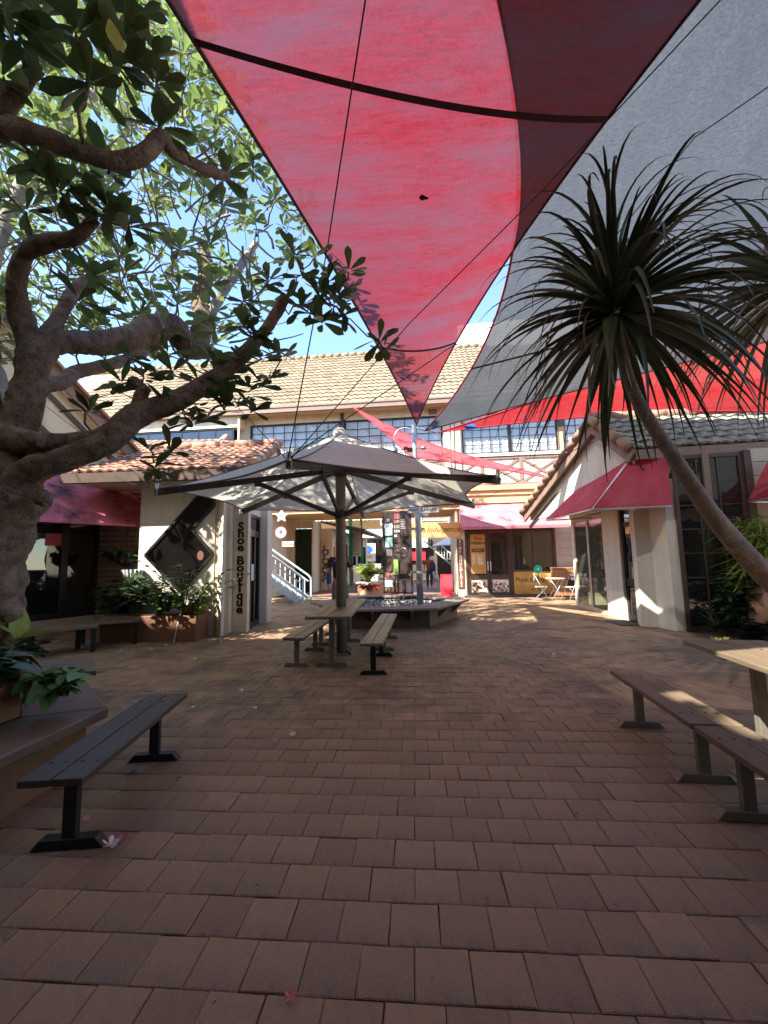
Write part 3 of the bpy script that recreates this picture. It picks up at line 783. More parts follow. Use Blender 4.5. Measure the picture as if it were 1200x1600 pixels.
# ------------------------------------------------------------------ shoe boutique (left)
SB = thing('shoe_boutique', 'white shop with black diamond window and pinkish tiled roof', 'building', (-5.15, 8.80, 0), R(-5))
wallbox('wall', 'white_wall', SB, [(0, 1.62, 0, .2, 0, 3.25)])
wallbox('wall_trim', 'beige', SB, [(1.62, 1.86, .02, .2, 0, 3.25)])
b = MB()
P = [(-3.44, 8.62), (-3.31, 8.52), (-3.27, 9.02), (-2.95, 8.99), (-2.96, 9.2), (-3.3, 9.3), (-3.44, 9.3)]
b.prism([(x, y, 0) for x, y in P], (0, 0, 3.3)); b.build('pillar', 'white_wall', SB, world=True)
b = MB(); b.bar((-3.105, 9.0, .1), (-3.105, 9.0, 3.2), .30, .012, up=(0, -1, 0)); lp = b.build('sign_panel', 'cream', SB, world=True)
t = MB(); stack_text(t, 'Shoe Boutique', .25, 0, 0, 2.30, .40, bold=.010, xs=1.12)
for i in range(len(t.v)): 
    x, y, z = t.v[i]; t.v[i] = (-3.105 + x, 8.989 + y, z)
t.build('sign_lettering', 'letter', SB, world=True)
b = MB(); b.bar((-3.19, 8.985, 2.39), (-3.06, 8.985, 2.39), .012, .08); b.build('number_plate', 'steel', SB, world=True)
b = MB(); b.prism([(-3.16, 10.24, 0), (-2.88, 10.24, 0), (-2.86, 10.6, 0), (-3.2, 10.6, 0)], (0, 0, 3.3)); b.build('pillar', 'white_wall', SB, world=True)
b = MB(); b.prism([(-2.99, 9.2, 2.55), (-2.97, 9.2, 2.55), (-3.05, 10.24, 2.55), (-3.07, 10.24, 2.55)], (0, 0, .75)); b.build('transom', 'white_wall', SB, world=True)
def side_door():
    b = MB()
    A = Vector((-3.02, 9.2, 0)); B = Vector((-3.09, 10.24, 0))
    for f0, f1, z0, z1 in ((0, .12, 0, 2.55), (.88, 1, 0, 2.55), (.12, .88, 2.05, 2.2), (.12, .88, 0, .12), (.12, .88, 2.48, 2.55), (.47, .53, .12, 2.05)):
        a = A.lerp(B, f0); c = A.lerp(B, f1)
        b.hexa([(a.x - .03, a.y, z0), (a.x + .03, a.y, z0), (c.x + .03, c.y, z0), (c.x - .03, c.y, z0), (a.x - .03, a.y, z1), (a.x + .03, a.y, z1), (c.x + .03, c.y, z1), (c.x - .03, c.y, z1)])
    d = b.build('shop_door', 'dark_frame', SB, world=True)
    p = MB(); p.hexa([(A.x - .01, A.y + .1, .1), (A.x, A.y + .1, .1), (B.x, B.y - .1, .1), (B.x - .01, B.y - .1, .1), (A.x - .01, A.y + .1, 2.5), (A.x, A.y + .1, 2.5), (B.x, B.y - .1, 2.5), (B.x - .01, B.y - .1, 2.5)])
    p.build('pane', 'glass_dark', d, world=True)
    p = MB(); a = A.lerp(B, .2); c = A.lerp(B, .42); p.hexa([(a.x + .03, a.y, 1.05), (a.x + .035, a.y, 1.05), (c.x + .035, c.y, 1.05), (c.x + .03, c.y, 1.05), (a.x + .03, a.y, 1.42), (a.x + .035, a.y, 1.42), (c.x + .035, c.y, 1.42), (c.x + .03, c.y, 1.42)])
    p.build('notice', 'pale_print', d, world=True)
side_door()
# black diamond window with its raking strip
def diamond():
    def L(px, py, dy=-.03): v = loc(SB, px, py, dy); return (v.x, v.y, v.z)
    l = L(227, 868); r = L(333, 866); tp = L(317, 767); tr = L(334, 767); rt = L(334, 790); nk = L(300, 827); bt = L(282, 925)
    b = MB(); b.prism([l, bt, r, nk, rt, tr, tp], (0, .025, 0)); w = b.build('diamond_window', 'black_gloss', SB)
    f = MB()
    pts = [l, bt, r, nk, rt, tr, tp, l]
    for a, c in zip(pts[:-1], pts[1:]): f.bar(a, c, .05, .05, up=(0, -1, 0))
    f.bar(L(281, 811), nk, .05, .05, up=(0, -1, 0)); f.build('frame', 'dark_frame', w)
    q = MB(); c = Vector(L(313, 868, -.036)); q.poly([(c.x + .07 * math.cos(k * .524), c.y, c.z + .10 * math.sin(k * .524)) for k in range(12)]); q.build('sticker', 'brown_sign', w)
diamond()
# corrugated cladding set back beside the left shop
for k in range(26):
    z = .1 + k * .125
    b = MB(); b.tube([(-7.15, 10.28, z), (-5.1, 10.05, z)], .068, 8); b.build('cladding_rib', 'siding', SB, world=True)
b = MB(); b.prism([(-7.2, 10.31, 0), (-5.05, 10.08, 0), (-5.05, 10.2, 0), (-7.2, 10.45, 0)], (0, 0, 3.5)); b.build('wall', 'siding', SB, world=True)
b = MB(); b.prism([(-5.2, 8.82, 0), (-5.12, 8.82, 0), (-5.02, 10.1, 0), (-5.1, 10.1, 0)], (0, 0, 3.4)); b.build('wall', 'white_wall', SB, world=True)
# roof
eL, eR, rR, rL = (-6.5, 8.42, 3.36), (-2.62, 8.12, 3.34), (-2.82, 11.0, 4.60), (-6.5, 11.3, 4.60)
b = MB(); b.poly([eL, eR, rR, rL]); b.poly([rL, rR, (-2.8, 13.2, 3.5), (-6.5, 13.4, 3.5)]); b.build('roof', 'tile_red', SB, world=True)
tile_roof(SB, eL, eR, rR, rL, 18, 9, 'tile_red', hz=.9)
b = MB(); b.bar((-6.6, 8.42, 3.24), (-2.66, 8.10, 3.22), .12, .2); b.build('fascia', 'brown_trim', SB, world=True)
b = MB(); b.prism([(-6.5, 8.45, 3.2), (-2.7, 8.15, 3.2), (-2.9, 9.6, 3.2), (-6.5, 9.8, 3.2)], (0, 0, .03)); b.build('soffit', 'cream', SB, world=True)
for k in range(7):
    f0, f1 = k / 7, (k + 1.06) / 7
    a = Vector(eR).lerp(Vector(rR), f0) + Vector((.02, 0, .06)); c = Vector(eR).lerp(Vector(rR), f1) + Vector((.02, 0, .06))
    b = MB(); b.tube([a, c], [.13, .11], 8); b.build('verge_tile', 'tile_red', SB, world=True)
b = MB(); b.prism([(-2.72, 8.3, 3.3), (-2.9, 11.0, 4.5), (-2.9, 13.1, 3.3)], (-.06, 0, 0)); b.build('gable_wall', 'cream', SB, world=True)
for k in range(9):
    b = MB(); x = -6.4 + k * .4; b.tube([(x, 11.29 - (x + 6.5) * .08, 4.66), (x + .42, 11.26 - (x + 6.5) * .08, 4.66)], [.13, .11], 8); b.build('ridge_tile', 'tile_red', SB, world=True)
e2 = [(-7.6, 10.9, 4.35), (-4.55, 10.9, 4.35), (-4.9, 12.7, 5.28), (-7.6, 12.7, 5.28)]
b = MB(); b.poly(e2); b.build('roof', 'tile_red', SB, world=True)
tile_roof(SB, *e2, 13, 6, 'tile_red', hz=.9, seed=4)
b = MB(); b.tube([(-4.55, 10.9, 4.43), (-4.9, 12.7, 5.36)], [.13, .11], 8); b.build('verge_tile', 'tile_red', SB, world=True)

# ------------------------------------------------------------------ gabled shop at the far left, turned towards the courtyard
LS = thing('gabled_shop', 'cream gabled shop with mouldy pink awning over dark glass doors', 'building', (-7.0, 10.3, 0), R(58))
wallbox('wall', 'cream', LS, [(-7, .25, 0, .2, 2.5, 3.75), (-.02, .25, 0, .2, 0, 2.5), (-7, -3.2, 0, .2, 0, 2.5)])
wallbox('door_sill', 'beige', LS, [(-3.2, -.02, -.05, .12, 0, .28)])
def gable_front():
    pk = loc(LS, 0, 520, 0.05); a = loc(LS, 232, 745, .05); g1 = loc(LS, 70, 575, .05)
    s = (g1.z - a.z) / (g1.x - a.x)          # rake slope along the wall
    xp = -3.2; zp = a.z + s * (xp - a.x)
    b = MB(); b.prism([(a.x, .05, 3.6), (xp, .05, zp), (2 * xp - a.x, .05, 3.6)], (0, .15, 0)); b.build('gable_wall', 'cream', LS)
    for sg in (0, 1):
        p = Vector((a.x + .25, -.15, a.z - .25 * abs(s))); q = Vector((xp, -.15, zp + .06))
        if sg: p.x = 2 * xp - p.x
        f = MB(); f.bar(p, q, .06, .30); f.build('bargeboard', 'taupe_trim', LS)
        f = MB(); f.bar(p + Vector((0, .3, .18)), q + Vector((0, .3, .18)), .9, .06); f.build('roof', 'tile_red', LS)
        d = Vector((0, 0, -.5 if not sg else -.5))
        f = MB(); f.bar(p + Vector((0, .16, -.52)), q + Vector((0, .16, -.58)), .04, .10); f.build('batten', 'brown_trim', LS)
        f = MB(); f.bar(p + Vector((-.5 if not sg else .5, .16, -.95)), q + Vector((0, .16, -1.5)), .04, .10); f.build('batten', 'brown_trim', LS)
    f = MB(); f.bar((-6.5, -.02, 3.72), (a.x, -.02, 3.72), .08, .16); f.build('beam', 'brown_trim', LS)
    f = MB(); f.box(.1, .2, -.06, 0, 2.5, 3.9); f.build('corner_post', 'brown_trim', LS)
gable_front()
def glass_doors():
    b = MB()
    for x0, x1 in ((-3.2, -3.1), (-2.18, -2.08), (-1.68, -1.56), (-.84, -.70), (-.14, -.02)): b.box(x0, x1, -.05, .07, .28, 2.42)
    b.box(-3.2, -.02, -.05, .07, 2.42, 2.52); b.box(-3.1, -.14, -.04, .06, .28, .40)
    d = b.build('glass_doors', 'dark_frame', LS)
    for x0, x1 in ((-3.1, -2.18), (-2.08, -1.68), (-1.56, -.84), (-.70, -.14)):
        p = MB(); p.box(x0, x1, 0, .012, .4, 2.42); p.build('pane', 'glass_dark', d)
    h = MB(); h.tube([(-1.60, -.09, 1.15), (-1.60, -.09, 1.32)], .015); h.build('door_handle', 'steel', d)
    wallbox('room', 'interior_black', LS, [(-6, .25, 2.4, 2.5, 0, 3.6), (.14, .24, .2, 2.4, 0, 2.5), (-6, .14, .2, 2.4, .0, .05), (-6, .14, .2, 2.4, 3.4, 3.5), (-3.3, -3.2, .2, 2.4, .0, 3.4)])
    s = MB(); s.box(-1.15, -.72, -.012, -.004, 1.92, 2.2); s.build('window_poster', 'star_red', d, label='pink poster in the dark door glass')
glass_doors()
awning(LS, -5.2, .62, -.02, 1.66, 3.72, 2.36, 'awning_mould', ir=.78, flare=.35, lip=.05)
# ------------------------------------------------------------------ right shop: tiled gable, pink hipped awning, dark glazing
RB = thing('corner_shop', 'beige shop with grey tiled gable, red hipped awning and dark glazing', 'building', (5.68, 8.13, 0), R(-11))
def wq(name, m, poly, h, z=0.0, bevel=0):
    b = MB(); b.prism([(x, y, z) for x, y in poly], (0, 0, h)); return b.build(name, m, RB, world=True, bevel=bevel)
wq('pillar', 'white_wall', [(5.70, 8.10), (5.53, 8.14), (5.53, 8.10 + .05), (5.50, 8.60), (5.25, 8.74), (5.30, 8.98), (5.9, 8.98), (5.9, 8.10)], 2.95, bevel=.012)
wq('pillar', 'white_wall', [(5.36, 9.52), (5.80, 9.52), (5.80, 10.28), (5.38, 10.28)], 2.95, bevel=.012)
wq('pillar', 'white_wall', [(5.62, 12.40), (5.80, 12.40), (5.82, 12.56), (5.64, 12.56)], 2.6)
wq('side_wall', 'cream', [(5.30, 8.98), (5.40, 8.98), (5.68, 12.5), (5.58, 12.5)], .95, 2.55)
b = MB(); b.prism([(5.12, 8.35, 3.45), (4.98, 9.40, 4.45), (4.62, 13.1, 2.82), (4.62, 13.1, 2.6), (5.12, 8.35, 2.6)], (.10, .02, 0)); b.build('gable_wall', 'white_wall', RB, world=True)
# bargeboards and verge tiles of the gable
pkv, nrv, frv = Vector((4.85, 9.35, 4.55)), Vector((5.05, 8.25, 3.57)), Vector((4.45, 13.2, 2.80))
for a, c in ((nrv, pkv), (frv, pkv)):
    f = MB(); f.bar(a + Vector((0, 0, -.13)), c + Vector((0, 0, -.13)), .06, .26); f.build('bargeboard', 'taupe_trim', RB, world=True)
    f = MB(); f.bar(a + Vector((.18, 0, -.42)), c + Vector((.18, 0, -.48)), .05, .10); f.build('batten', 'brown_trim', RB, world=True)
    n = max(3, int((c - a).length / .34))
    for k in range(n):
        p = a.lerp(c, k / n) + Vector((-.03, 0, .05)); q = a.lerp(c, (k + 1.1) / n) + Vector((-.03, 0, .05))
        f = MB(); f.tube([p, q], [.12, .09], 8); f.build('verge_tile', 'cap_tile', RB, world=True)
eL, eR, rR, rL = nrv + Vector((0, -.02, 0)), Vector((10.2, 7.35, 3.60)), Vector((10.4, 10.1, 4.95)), pkv
b = MB(); b.poly([eL, eR, rR, rL]); b.poly([rL, rR, (10.4, 13.5, 2.9), frv]); b.build('roof', 'tile_grey', RB, world=True)
tile_roof(RB, eL + Vector((0, 0, .02)), eR + Vector((0, 0, .02)), rR + Vector((0, 0, .02)), rL + Vector((0, 0, .02)), 17, 6, 'tile_grey', hz=.75, seed=9)
for k in range(12):
    p = pkv.lerp(rR, k / 12) + Vector((0, 0, .08)); q = pkv.lerp(rR, (k + 1.08) / 12) + Vector((0, 0, .08))
    f = MB(); f.tube([p, q], [.14, .12], 8); f.build('ridge_tile', 'cap_tile', RB, world=True)
f = MB(); f.bar(eL + Vector((.05, .02, -.10)), eR + Vector((0, .02, -.10)), .10, .20); f.build('fascia', 'taupe_trim', RB, world=True)
f = MB(); f.prism([(5.2, 8.3, 3.42), (10.2, 7.4, 3.42), (10.2, 8.0, 3.42), (5.2, 8.9, 3.42)], (0, 0, .03)); f.build('soffit', 'beige', RB, world=True)
# dark glazing facing the courtyard (local frame of RB)
window(RB, .02, 1.24, .02, 3.40, 0, 3, 7, 'glass_dark', frame='brown_trim', fw=.07, mull=.02, back='b', backm='interior', depth=.07, bd=1.8)
f = MB(); f.box(.55, .66, -.10, 0, 2.2, 3.40); f.build('mullion', 'taupe_trim', RB)
f = MB(); f.box(1.24, 1.36, -.12, .05, 0, 3.42); f.build('corner_post', 'brown_trim', RB)
for k in range(3):
    f = MB(); f.box(.1 + k * .5, .45 + k * .5, .9, 1.0, 2.62 - .02 * k, 2.66 - .02 * k); f.build('ceiling_lamp_casing', 'white_paint', RB)
for k in range(13):
    f = MB(); f.box(1.36, 5.2, -.04 + .004 * (k % 2), 0, .02 + k * .265, .02 + k * .265 + .255); f.build('siding_board', 'pale_siding', RB)
wallbox('wall', 'pale_siding', RB, [(1.36, 5.2, .0, .2, 0, 3.42), (-.1, 5.2, 2.6, 2.8, 0, 3.42)])
# entrance door between the pillars and the planted shop window beyond
def entry():
    b = MB(); x = 5.42
    for y0, y1, z0, z1 in ((8.98, 9.06, .03, 2.6), (9.44, 9.52, .03, 2.6), (9.06, 9.44, 2.1, 2.2), (9.06, 9.44, 2.5, 2.6), (9.06, 9.44, .03, .14), (9.06, 9.44, .78, .95)): b.box(x, x + .06, y0, y1, z0, z1)
    d = b.build('shop_door', 'dark_frame', RB, world=True)
    p = MB(); p.box(x + .02, x + .03, 9.06, 9.44, .14, 2.5); p.build('pane', 'glass_dark', d, world=True)
    h = MB(); h.bar((x - .04, 9.12, .95), (x - .04, 9.12, 1.2), .03, .03, up=(0, 1, 0)); h.build('door_handle', 'steel', d, world=True)
    t = text_mb('D', .14, .004); t.v = [(x - .004, 9.26 - a, 1.62 + c) for a, c, e in t.v]; t.build('lettering', 'letter_white', d, world=True)
    b = MB(); b.prism([(4.9, 8.85, 0), (5.38, 8.9, 0), (5.38, 9.6, 0), (4.9, 9.6, 0)], (0, 0, .018)); b.build('door_mat', 'mat_grey', RB, world=True)
    A = Vector((5.42, 10.28, 0)); B = Vector((5.62, 12.40, 0))
    b = MB()
    for f0, f1, z0, z1 in ((0, .05, 0, 2.5), (.95, 1, 0, 2.5), (.47, .53, .1, 2.4), (0, 1, 2.4, 2.52), (0, 1, 0, .1)):
        a = A.lerp(B, f0); c = A.lerp(B, f1)
        b.hexa([(a.x, a.y, z0), (a.x + .06, a.y, z0), (c.x + .06, c.y, z0), (c.x, c.y, z0), (a.x, a.y, z1), (a.x + .06, a.y, z1), (c.x + .06, c.y, z1), (c.x, c.y, z1)])
    w = b.build('window', 'beige', RB, world=True)
    for f0, f1 in ((.05, .47), (.53, .95)):
        a = A.lerp(B, f0); c = A.lerp(B, f1)
        p = MB(); p.hexa([(a.x + .02, a.y, .1), (a.x + .03, a.y, .1), (c.x + .03, c.y, .1), (c.x + .02, c.y, .1), (a.x + .02, a.y, 2.4), (a.x + .03, a.y, 2.4), (c.x + .03, c.y, 2.4), (c.x + .02, c.y, 2.4)])
        p.build('pane', 'glass_clear', w, world=True)
    wq('room_wall', 'cream', [(7.2, 9.0), (7.3, 9.0), (7.3, 13), (7.2, 13)], 2.9)
    wq('room_wall', 'cream', [(5.7, 12.6), (7.3, 12.6), (7.3, 12.7), (5.7, 12.7)], 2.9)
    wq('room_wall', 'interior', [(5.9, 9.0), (7.3, 9.0), (7.3, 9.1), (5.9, 9.1)], 2.9)
entry()
# hipped awning over the entrance: long side faces the courtyard, hip returns to the pillar
def hip_awning(name, m, NC, FT, NR, TN, TF, TR):
    NC, FT, NR, TN, TF, TR = map(Vector, (NC, FT, NR, TN, TF, TR))
    b = MB()
    def patch(p, q, r, s):
        rows = []
        for i in range(9):
            u = i / 8; a = p.lerp(s, u); c = q.lerp(r, u)
            rows.append([a.lerp(c, k / 8) + Vector((0, 0, -.03 * math.sin(math.pi * k / 8) * math.sin(math.pi * u))) for k in range(9)])
        b.grid(rows)
    patch(FT, NC, TN, TF); patch(NC, NR, TR, TN)
    b.grid([[FT, NC, NR], [FT + Vector((0, 0, -.07)), NC + Vector((0, 0, -.07)), NR + Vector((0, 0, -.07))]], False)
    a = b.build(name, m, RB, world=True)
    f = MB(); z = Vector((0, 0, -.05))
    f.bar(FT + z, NC + z, .03, .03); f.bar(NC + z, NR + z, .03, .03); f.bar(NC + z, TN, .03, .03); f.bar(FT + z, Vector((TF.x, TF.y, FT.z - .05)), .03, .03); f.bar(NC + z, Vector((TN.x, TN.y, NC.z - .05)), .03, .03)
    f.build('awning_frame', 'galv', a, world=True)
hip_awning('awning', 'awning', (4.17, 8.30, 2.44), (4.20, 10.75, 2.44), (5.56, 7.97, 2.44), (5.12, 8.45, 3.46), (5.18, 10.3, 3.42), (5.62, 8.08, 3.40))
hip_awning('awning', 'awning', (6.60, 7.05, 2.45), (6.72, 7.6, 2.45), (9.0, 6.6, 2.45), (7.3, 7.5, 3.2), (7.3, 7.75, 3.2), (9.2, 7.3, 3.2))

# ------------------------------------------------------------------ buildings beyond the passage
LB = thing('arcade_shop', 'cream arcade shop with dark letters LULU&DAW on its end wall', 'building', (-4.6, 19.4, 0), R(-6))
wallbox('wall', 'cream', LB, [(-3.5, .43, 0, .2, 0, 3.3), (.43, 1.25, .06, .2, 2.95, 3.3), (1.25, 1.33, -.04, .2, 0, 3.3)])
hp = MB(); r = random.Random(5)
hp.box(.43, 1.25, .10, .19, 0, 2.93); hpo = hp.build('green_wall_panel', 'leaf_dark', LB)
lv = MB()
for k in range(2600):
    x = r.uniform(.44, 1.24); z = r.uniform(.06, 2.92); a = r.uniform(0, 6.28); s_ = r.uniform(.02, .05)
    c = Vector((x, .09 - r.uniform(0, .05), z)); u = Vector((math.cos(a), r.uniform(-.6, .6), math.sin(a))) * s_; w_ = Vector((-math.sin(a), r.uniform(-.6, .6), math.cos(a))) * s_ * .5
    lv.poly([c - u, c + w_, c + u, c - w_])
lv.build('leaves', 'hedge', hpo, kind='stuff')
wallbox('end_wall', 'cream', LB, [(1.33, 1.92, 1.15, 1.4, 0, 3.0), (1.25, 1.33, .2, 1.4, 0, 3.3)])
t = MB(); stack_text(t, 'LULU&DAW', .36, 1.60, 1.135, 2.14, .40, bold=.006, xs=1.45); t.build('lettering', 'letter', LB)
f = MB(); f.bar((1.39, 1.1, .1), (1.39, 1.1, 2.4), .05, .05, up=(0, 1, 0)); f.build('downpipe', 'beige', LB)
wallbox('side_wall', 'white_wall', LB, [(1.78, 1.92, 1.4, 13, 0, 3.0)])
for k in range(5):
    y0 = 1.9 + k * 2.1
    f = MB(); f.box(1.91, 1.97, y0, y0 + 1.5, 1.0, 2.4); f = f.build('window', 'white_paint', LB)
    p = MB(); p.box(1.975, 1.985, y0 + .08, y0 + 1.42, 1.08, 2.32); p.build('pane', 'glass_dark', f)
f = MB(); f.box(1.922, 1.96, 1.45, 2.3, .02, 2.1); f.build('shop_door', 'timber_orange', LB)
f = MB(); f.prism([(1.4, .95, 3.28), (3.5, 1.6, 2.85), (3.5, 13, 2.85), (1.4, 13, 3.4)], (0, 0, .1)); f.build('verandah_roof', 'brown_trim', LB)
ap = thing('verandah_post', 'thick green verandah post just right of the umbrella pole', 'post', tuple(at(549, 930, 24)[:2]) + (0,))
b = MB(); b.box(-.1, .1, -.1, .1, 0, 2.0); b.build('post', 'green_paint', ap); b = MB(); b.box(-.1, .1, -.1, .1, 2.0, 4.3); b.build('post_top', 'green_paint', ap)
ap = thing('verandah_post', 'thinner green verandah post with bare top behind the flower planter', 'post', tuple(at(566, 930, 24.5)[:2]) + (0,))
b = MB(); b.box(-.09, .09, -.09, .09, 0, 2.1); b.build('post', 'green_paint', ap); b = MB(); b.box(-.07, .07, -.07, .07, 2.1, 4.2); b.build('post_top', 'taupe_trim', ap)
# menu board hung between the posts
mbd = thing('notice_board', 'cream notice board hung between the two green posts', 'sign', at(557, 860, 24.3))
p0 = at(551, 822, 24.3) - Vector(mbd.location)
f = MB(); f.box(-.28, .28, -.03, .03, -.35, 1.45); f.build('board', 'star_cream', mbd)
t = MB()
for k in range(11): t.box(-.22, .18 - .05 * (k % 3), -.036, -.03, -.22 + k * .13, -.19 + k * .13)
t.build('lettering', 'rose_print', mbd)
# far arcade block with yellow roof and white balcony
FB = thing('far_shop', 'far shop with pale yellow tiled roof seen through the passage', 'building', (-2.5, 33, 0), R(-4))
wallbox('wall', 'interior', FB, [(-3, 3.6, 1.0, 1.2, 0, 3.2)])
wallbox('fascia', 'white_paint', FB, [(-3, 3.8, -.5, -.3, 3.2, 3.75)])
window(FB, -1.0, 2.9, .3, 3.1, .98, 4, 1, 'glass_dark', back='b', backm='interior_black', fw=.1, mull=.08, bd=-.05)
wallbox('upper_wall', 'ochre', FB, [(-3, 3.8, 1.0, 1.2, 3.75, 4.6)])
fw_ = lambda v: FB.matrix_basis @ Vector(v)
b = MB(); b.poly([fw_((-4, .4, 4.5)), fw_((2.2, .4, 4.5)), fw_((2.2, 4, 7.2)), fw_((-4, 4, 7.2))]); b.build('roof', 'pale_tile', FB, world=True)
tile_roof(FB, fw_((-4, .4, 4.52)), fw_((2.2, .4, 4.52)), fw_((2.2, 4, 7.22)), fw_((-4, 4, 7.22)), 18, 10, 'pale_tile', keep=120)
b = MB()
for k in range(14): b.box(2.2 + k * .16, 2.24 + k * .16, .2, .24, 4.2, 6.4)
b.box(2.2, 4.4, .18, .26, 4.1, 4.25); b.build('balcony_railing', 'white_paint', FB)
sg = MB(); sg.box(.3, 1.7, .85, .9, 1.25, 2.7); sgo = sg.build('window_poster', 'white_paint', FB)
sg = MB(); sg.prism([(1.0 + .5 * math.cos(k * .5236), .845, 2.2 + .35 * math.sin(k * .5236)) for k in range(12)], (0, .01, 0)); sg.build('blue_emblem', 'blue_print', sgo)
sg = MB(); sg.box(.6, 1.4, .835, .85, 1.5, 1.75); sg.build('orange_emblem', 'orange_sign', sgo)
# right-hand arcade building with stair and white market umbrellas
RA = thing('arcade_annexe', 'weatherboard annexe with white stair rail right of the light pole', 'building', (1.2, 27.0, 0), R(-6))
for k in range(14): 
    f = MB(); f.box(-.6, 5, .0 + .006 * (k % 2), .1, 3.3 + k * .25, 3.3 + k * .25 + .24); f.build('siding_board', 'pale_siding', RA)
window(RA, 1.2, 3.0, 3.5, 4.8, -.005, 1, 4, 'glass_sky', frame='white_paint', back='b', bd=-.06)
wallbox('wall', 'interior', RA, [(-.6, 5, 3, 3.2, 0, 3.3), (3.6, 3.8, 0, 3, 0, 3.3)])
wallbox('shopfront', 'red_paint', RA, [(-.3, 1.4, 2.8, 2.95, 1.3, 2.0)])
wallbox('shopfront_sign', 'white_paint', RA, [(-.3, 1.6, 2.6, 2.7, 2.2, 3.2)])
for k in range(7):
    f = MB(); f.box(1.5 + k * .3, 1.8 + k * .3, 1.0, 2.2, 2.5 - k * .28 - .05, 2.5 - k * .28); f.build('stair_tread', 'concrete', RA)
f = MB(); f.bar((1.3, .95, 3.3), (3.7, .95, 1.15), .06, .08); f.bar((1.3, .95, 2.6), (3.7, .95, .4), .06, .08)
for k in range(13): f.bar((1.4 + k * .18, .95, 2.55 - k * .165), (1.4 + k * .18, .95, 3.2 - k * .161), .025, .025, up=(0, 1, 0))
f.build('stair_rail', 'white_paint', RA)
mu = thing('market_umbrella', 'white market umbrella beyond the passage right of light pole', 'umbrella', at(712, 905, 24) * Vector((1, 1, 0)) if False else (at(712, 905, 24).x, 24, 0))
b = MB(); b.lathe([(1.3, 2.15), (.7, 2.45), (.02, 2.85)], n=8); b.build('canopy', 'awning_white', mu)
b = MB(); b.tube([(0, 0, 0), (0, 0, 2.8)], .03); b.build('pole', 'white_paint', mu)
b = MB(); b.lathe([(.3, 0), (.3, .08), (.05, .1)], n=12); b.build('base', 'concrete', mu)

# tall white block far behind the roof
HR = thing('tall_white_building', 'plain white tower block showing above the sandy roof', 'building', (14, 48, 0), R(-8))
f = MB(); f.box(-4.5, 9, 0, 14, 0, 29.5); f.box(-4.5, 9, .5, 14, 29.5, 30.2); f.build('wall', 'white_paint', HR)
for k in range(6):
    f = MB(); f.box(-4.5, 9, -.06, 0, 6 + k * 4, 6.15 + k * 4); f.build('ledge', 'concrete', HR)
for k in range(5):
    f = MB(); f.box(-3 + k * 2.6, -1.6 + k * 2.6, -.05, 0, 22.6, 24.2); f = f.build('window', 'dark_frame', HR)
for k in range(3):
    f = MB(); f.tube([(-2 + k * .8, 3, 30.2), (-2 + k * .8, 3, 32.2 - k * .5)], .06); f.build('antenna', 'steel', HR)

# unseen buildings added round and behind the camera to shade the courtyard
CB = thing('added_near_building', 'plain cream two storey building added behind camera to shade courtyard floor', 'building', (0, -3.2, 0), 0)
f = MB(); f.box(-9, 12, -6, 0, 0, 9.0); f.build('wall', 'cream', CB)
f = MB(); f.box(-9.5, 12.5, -6.5, .6, 9.0, 9.3); f.build('roof', 'taupe_trim', CB)
for k in range(5): window(CB, -7.5 + k * 3.6, -5.2 + k * 3.6, 4.4, 6.2, .06, 4, 3, 'glass_dark', back=None)
for k in range(5):
    f = MB(); f.box(-7.5 + k * 3.6, -5.2 + k * 3.6, .005, .05, .1, 2.6); f.build('shop_window', 'black_gloss', CB)

WB = thing('added_west_building', 'plain cream two storey building added unseen on the left to block sun', 'building', (-10.2, 0, 0), 0)  # unseen block, added to keep sun off the floor from the left
f = MB(); f.box(-5, 0, -8, 6.5, 0, 7.6); f.build('wall', 'cream', WB)
f = MB(); f.box(-5.4, .4, -8.4, 6.8, 7.6, 7.9); f.build('roof', 'taupe_trim', WB)

f = MB(); f.box(-9, 12, .02, 3.9, 3.1, 3.25); f.build('verandah_roof', 'taupe_trim', CB)  # verandah on posts, added behind the camera to darken the near floor
for k in range(5):
    f = MB(); f.box(-8 + k * 4.6, -7.85 + k * 4.6, 1.5, 1.65, 0, 3.1); f.build('verandah_post', 'taupe_trim', CB)
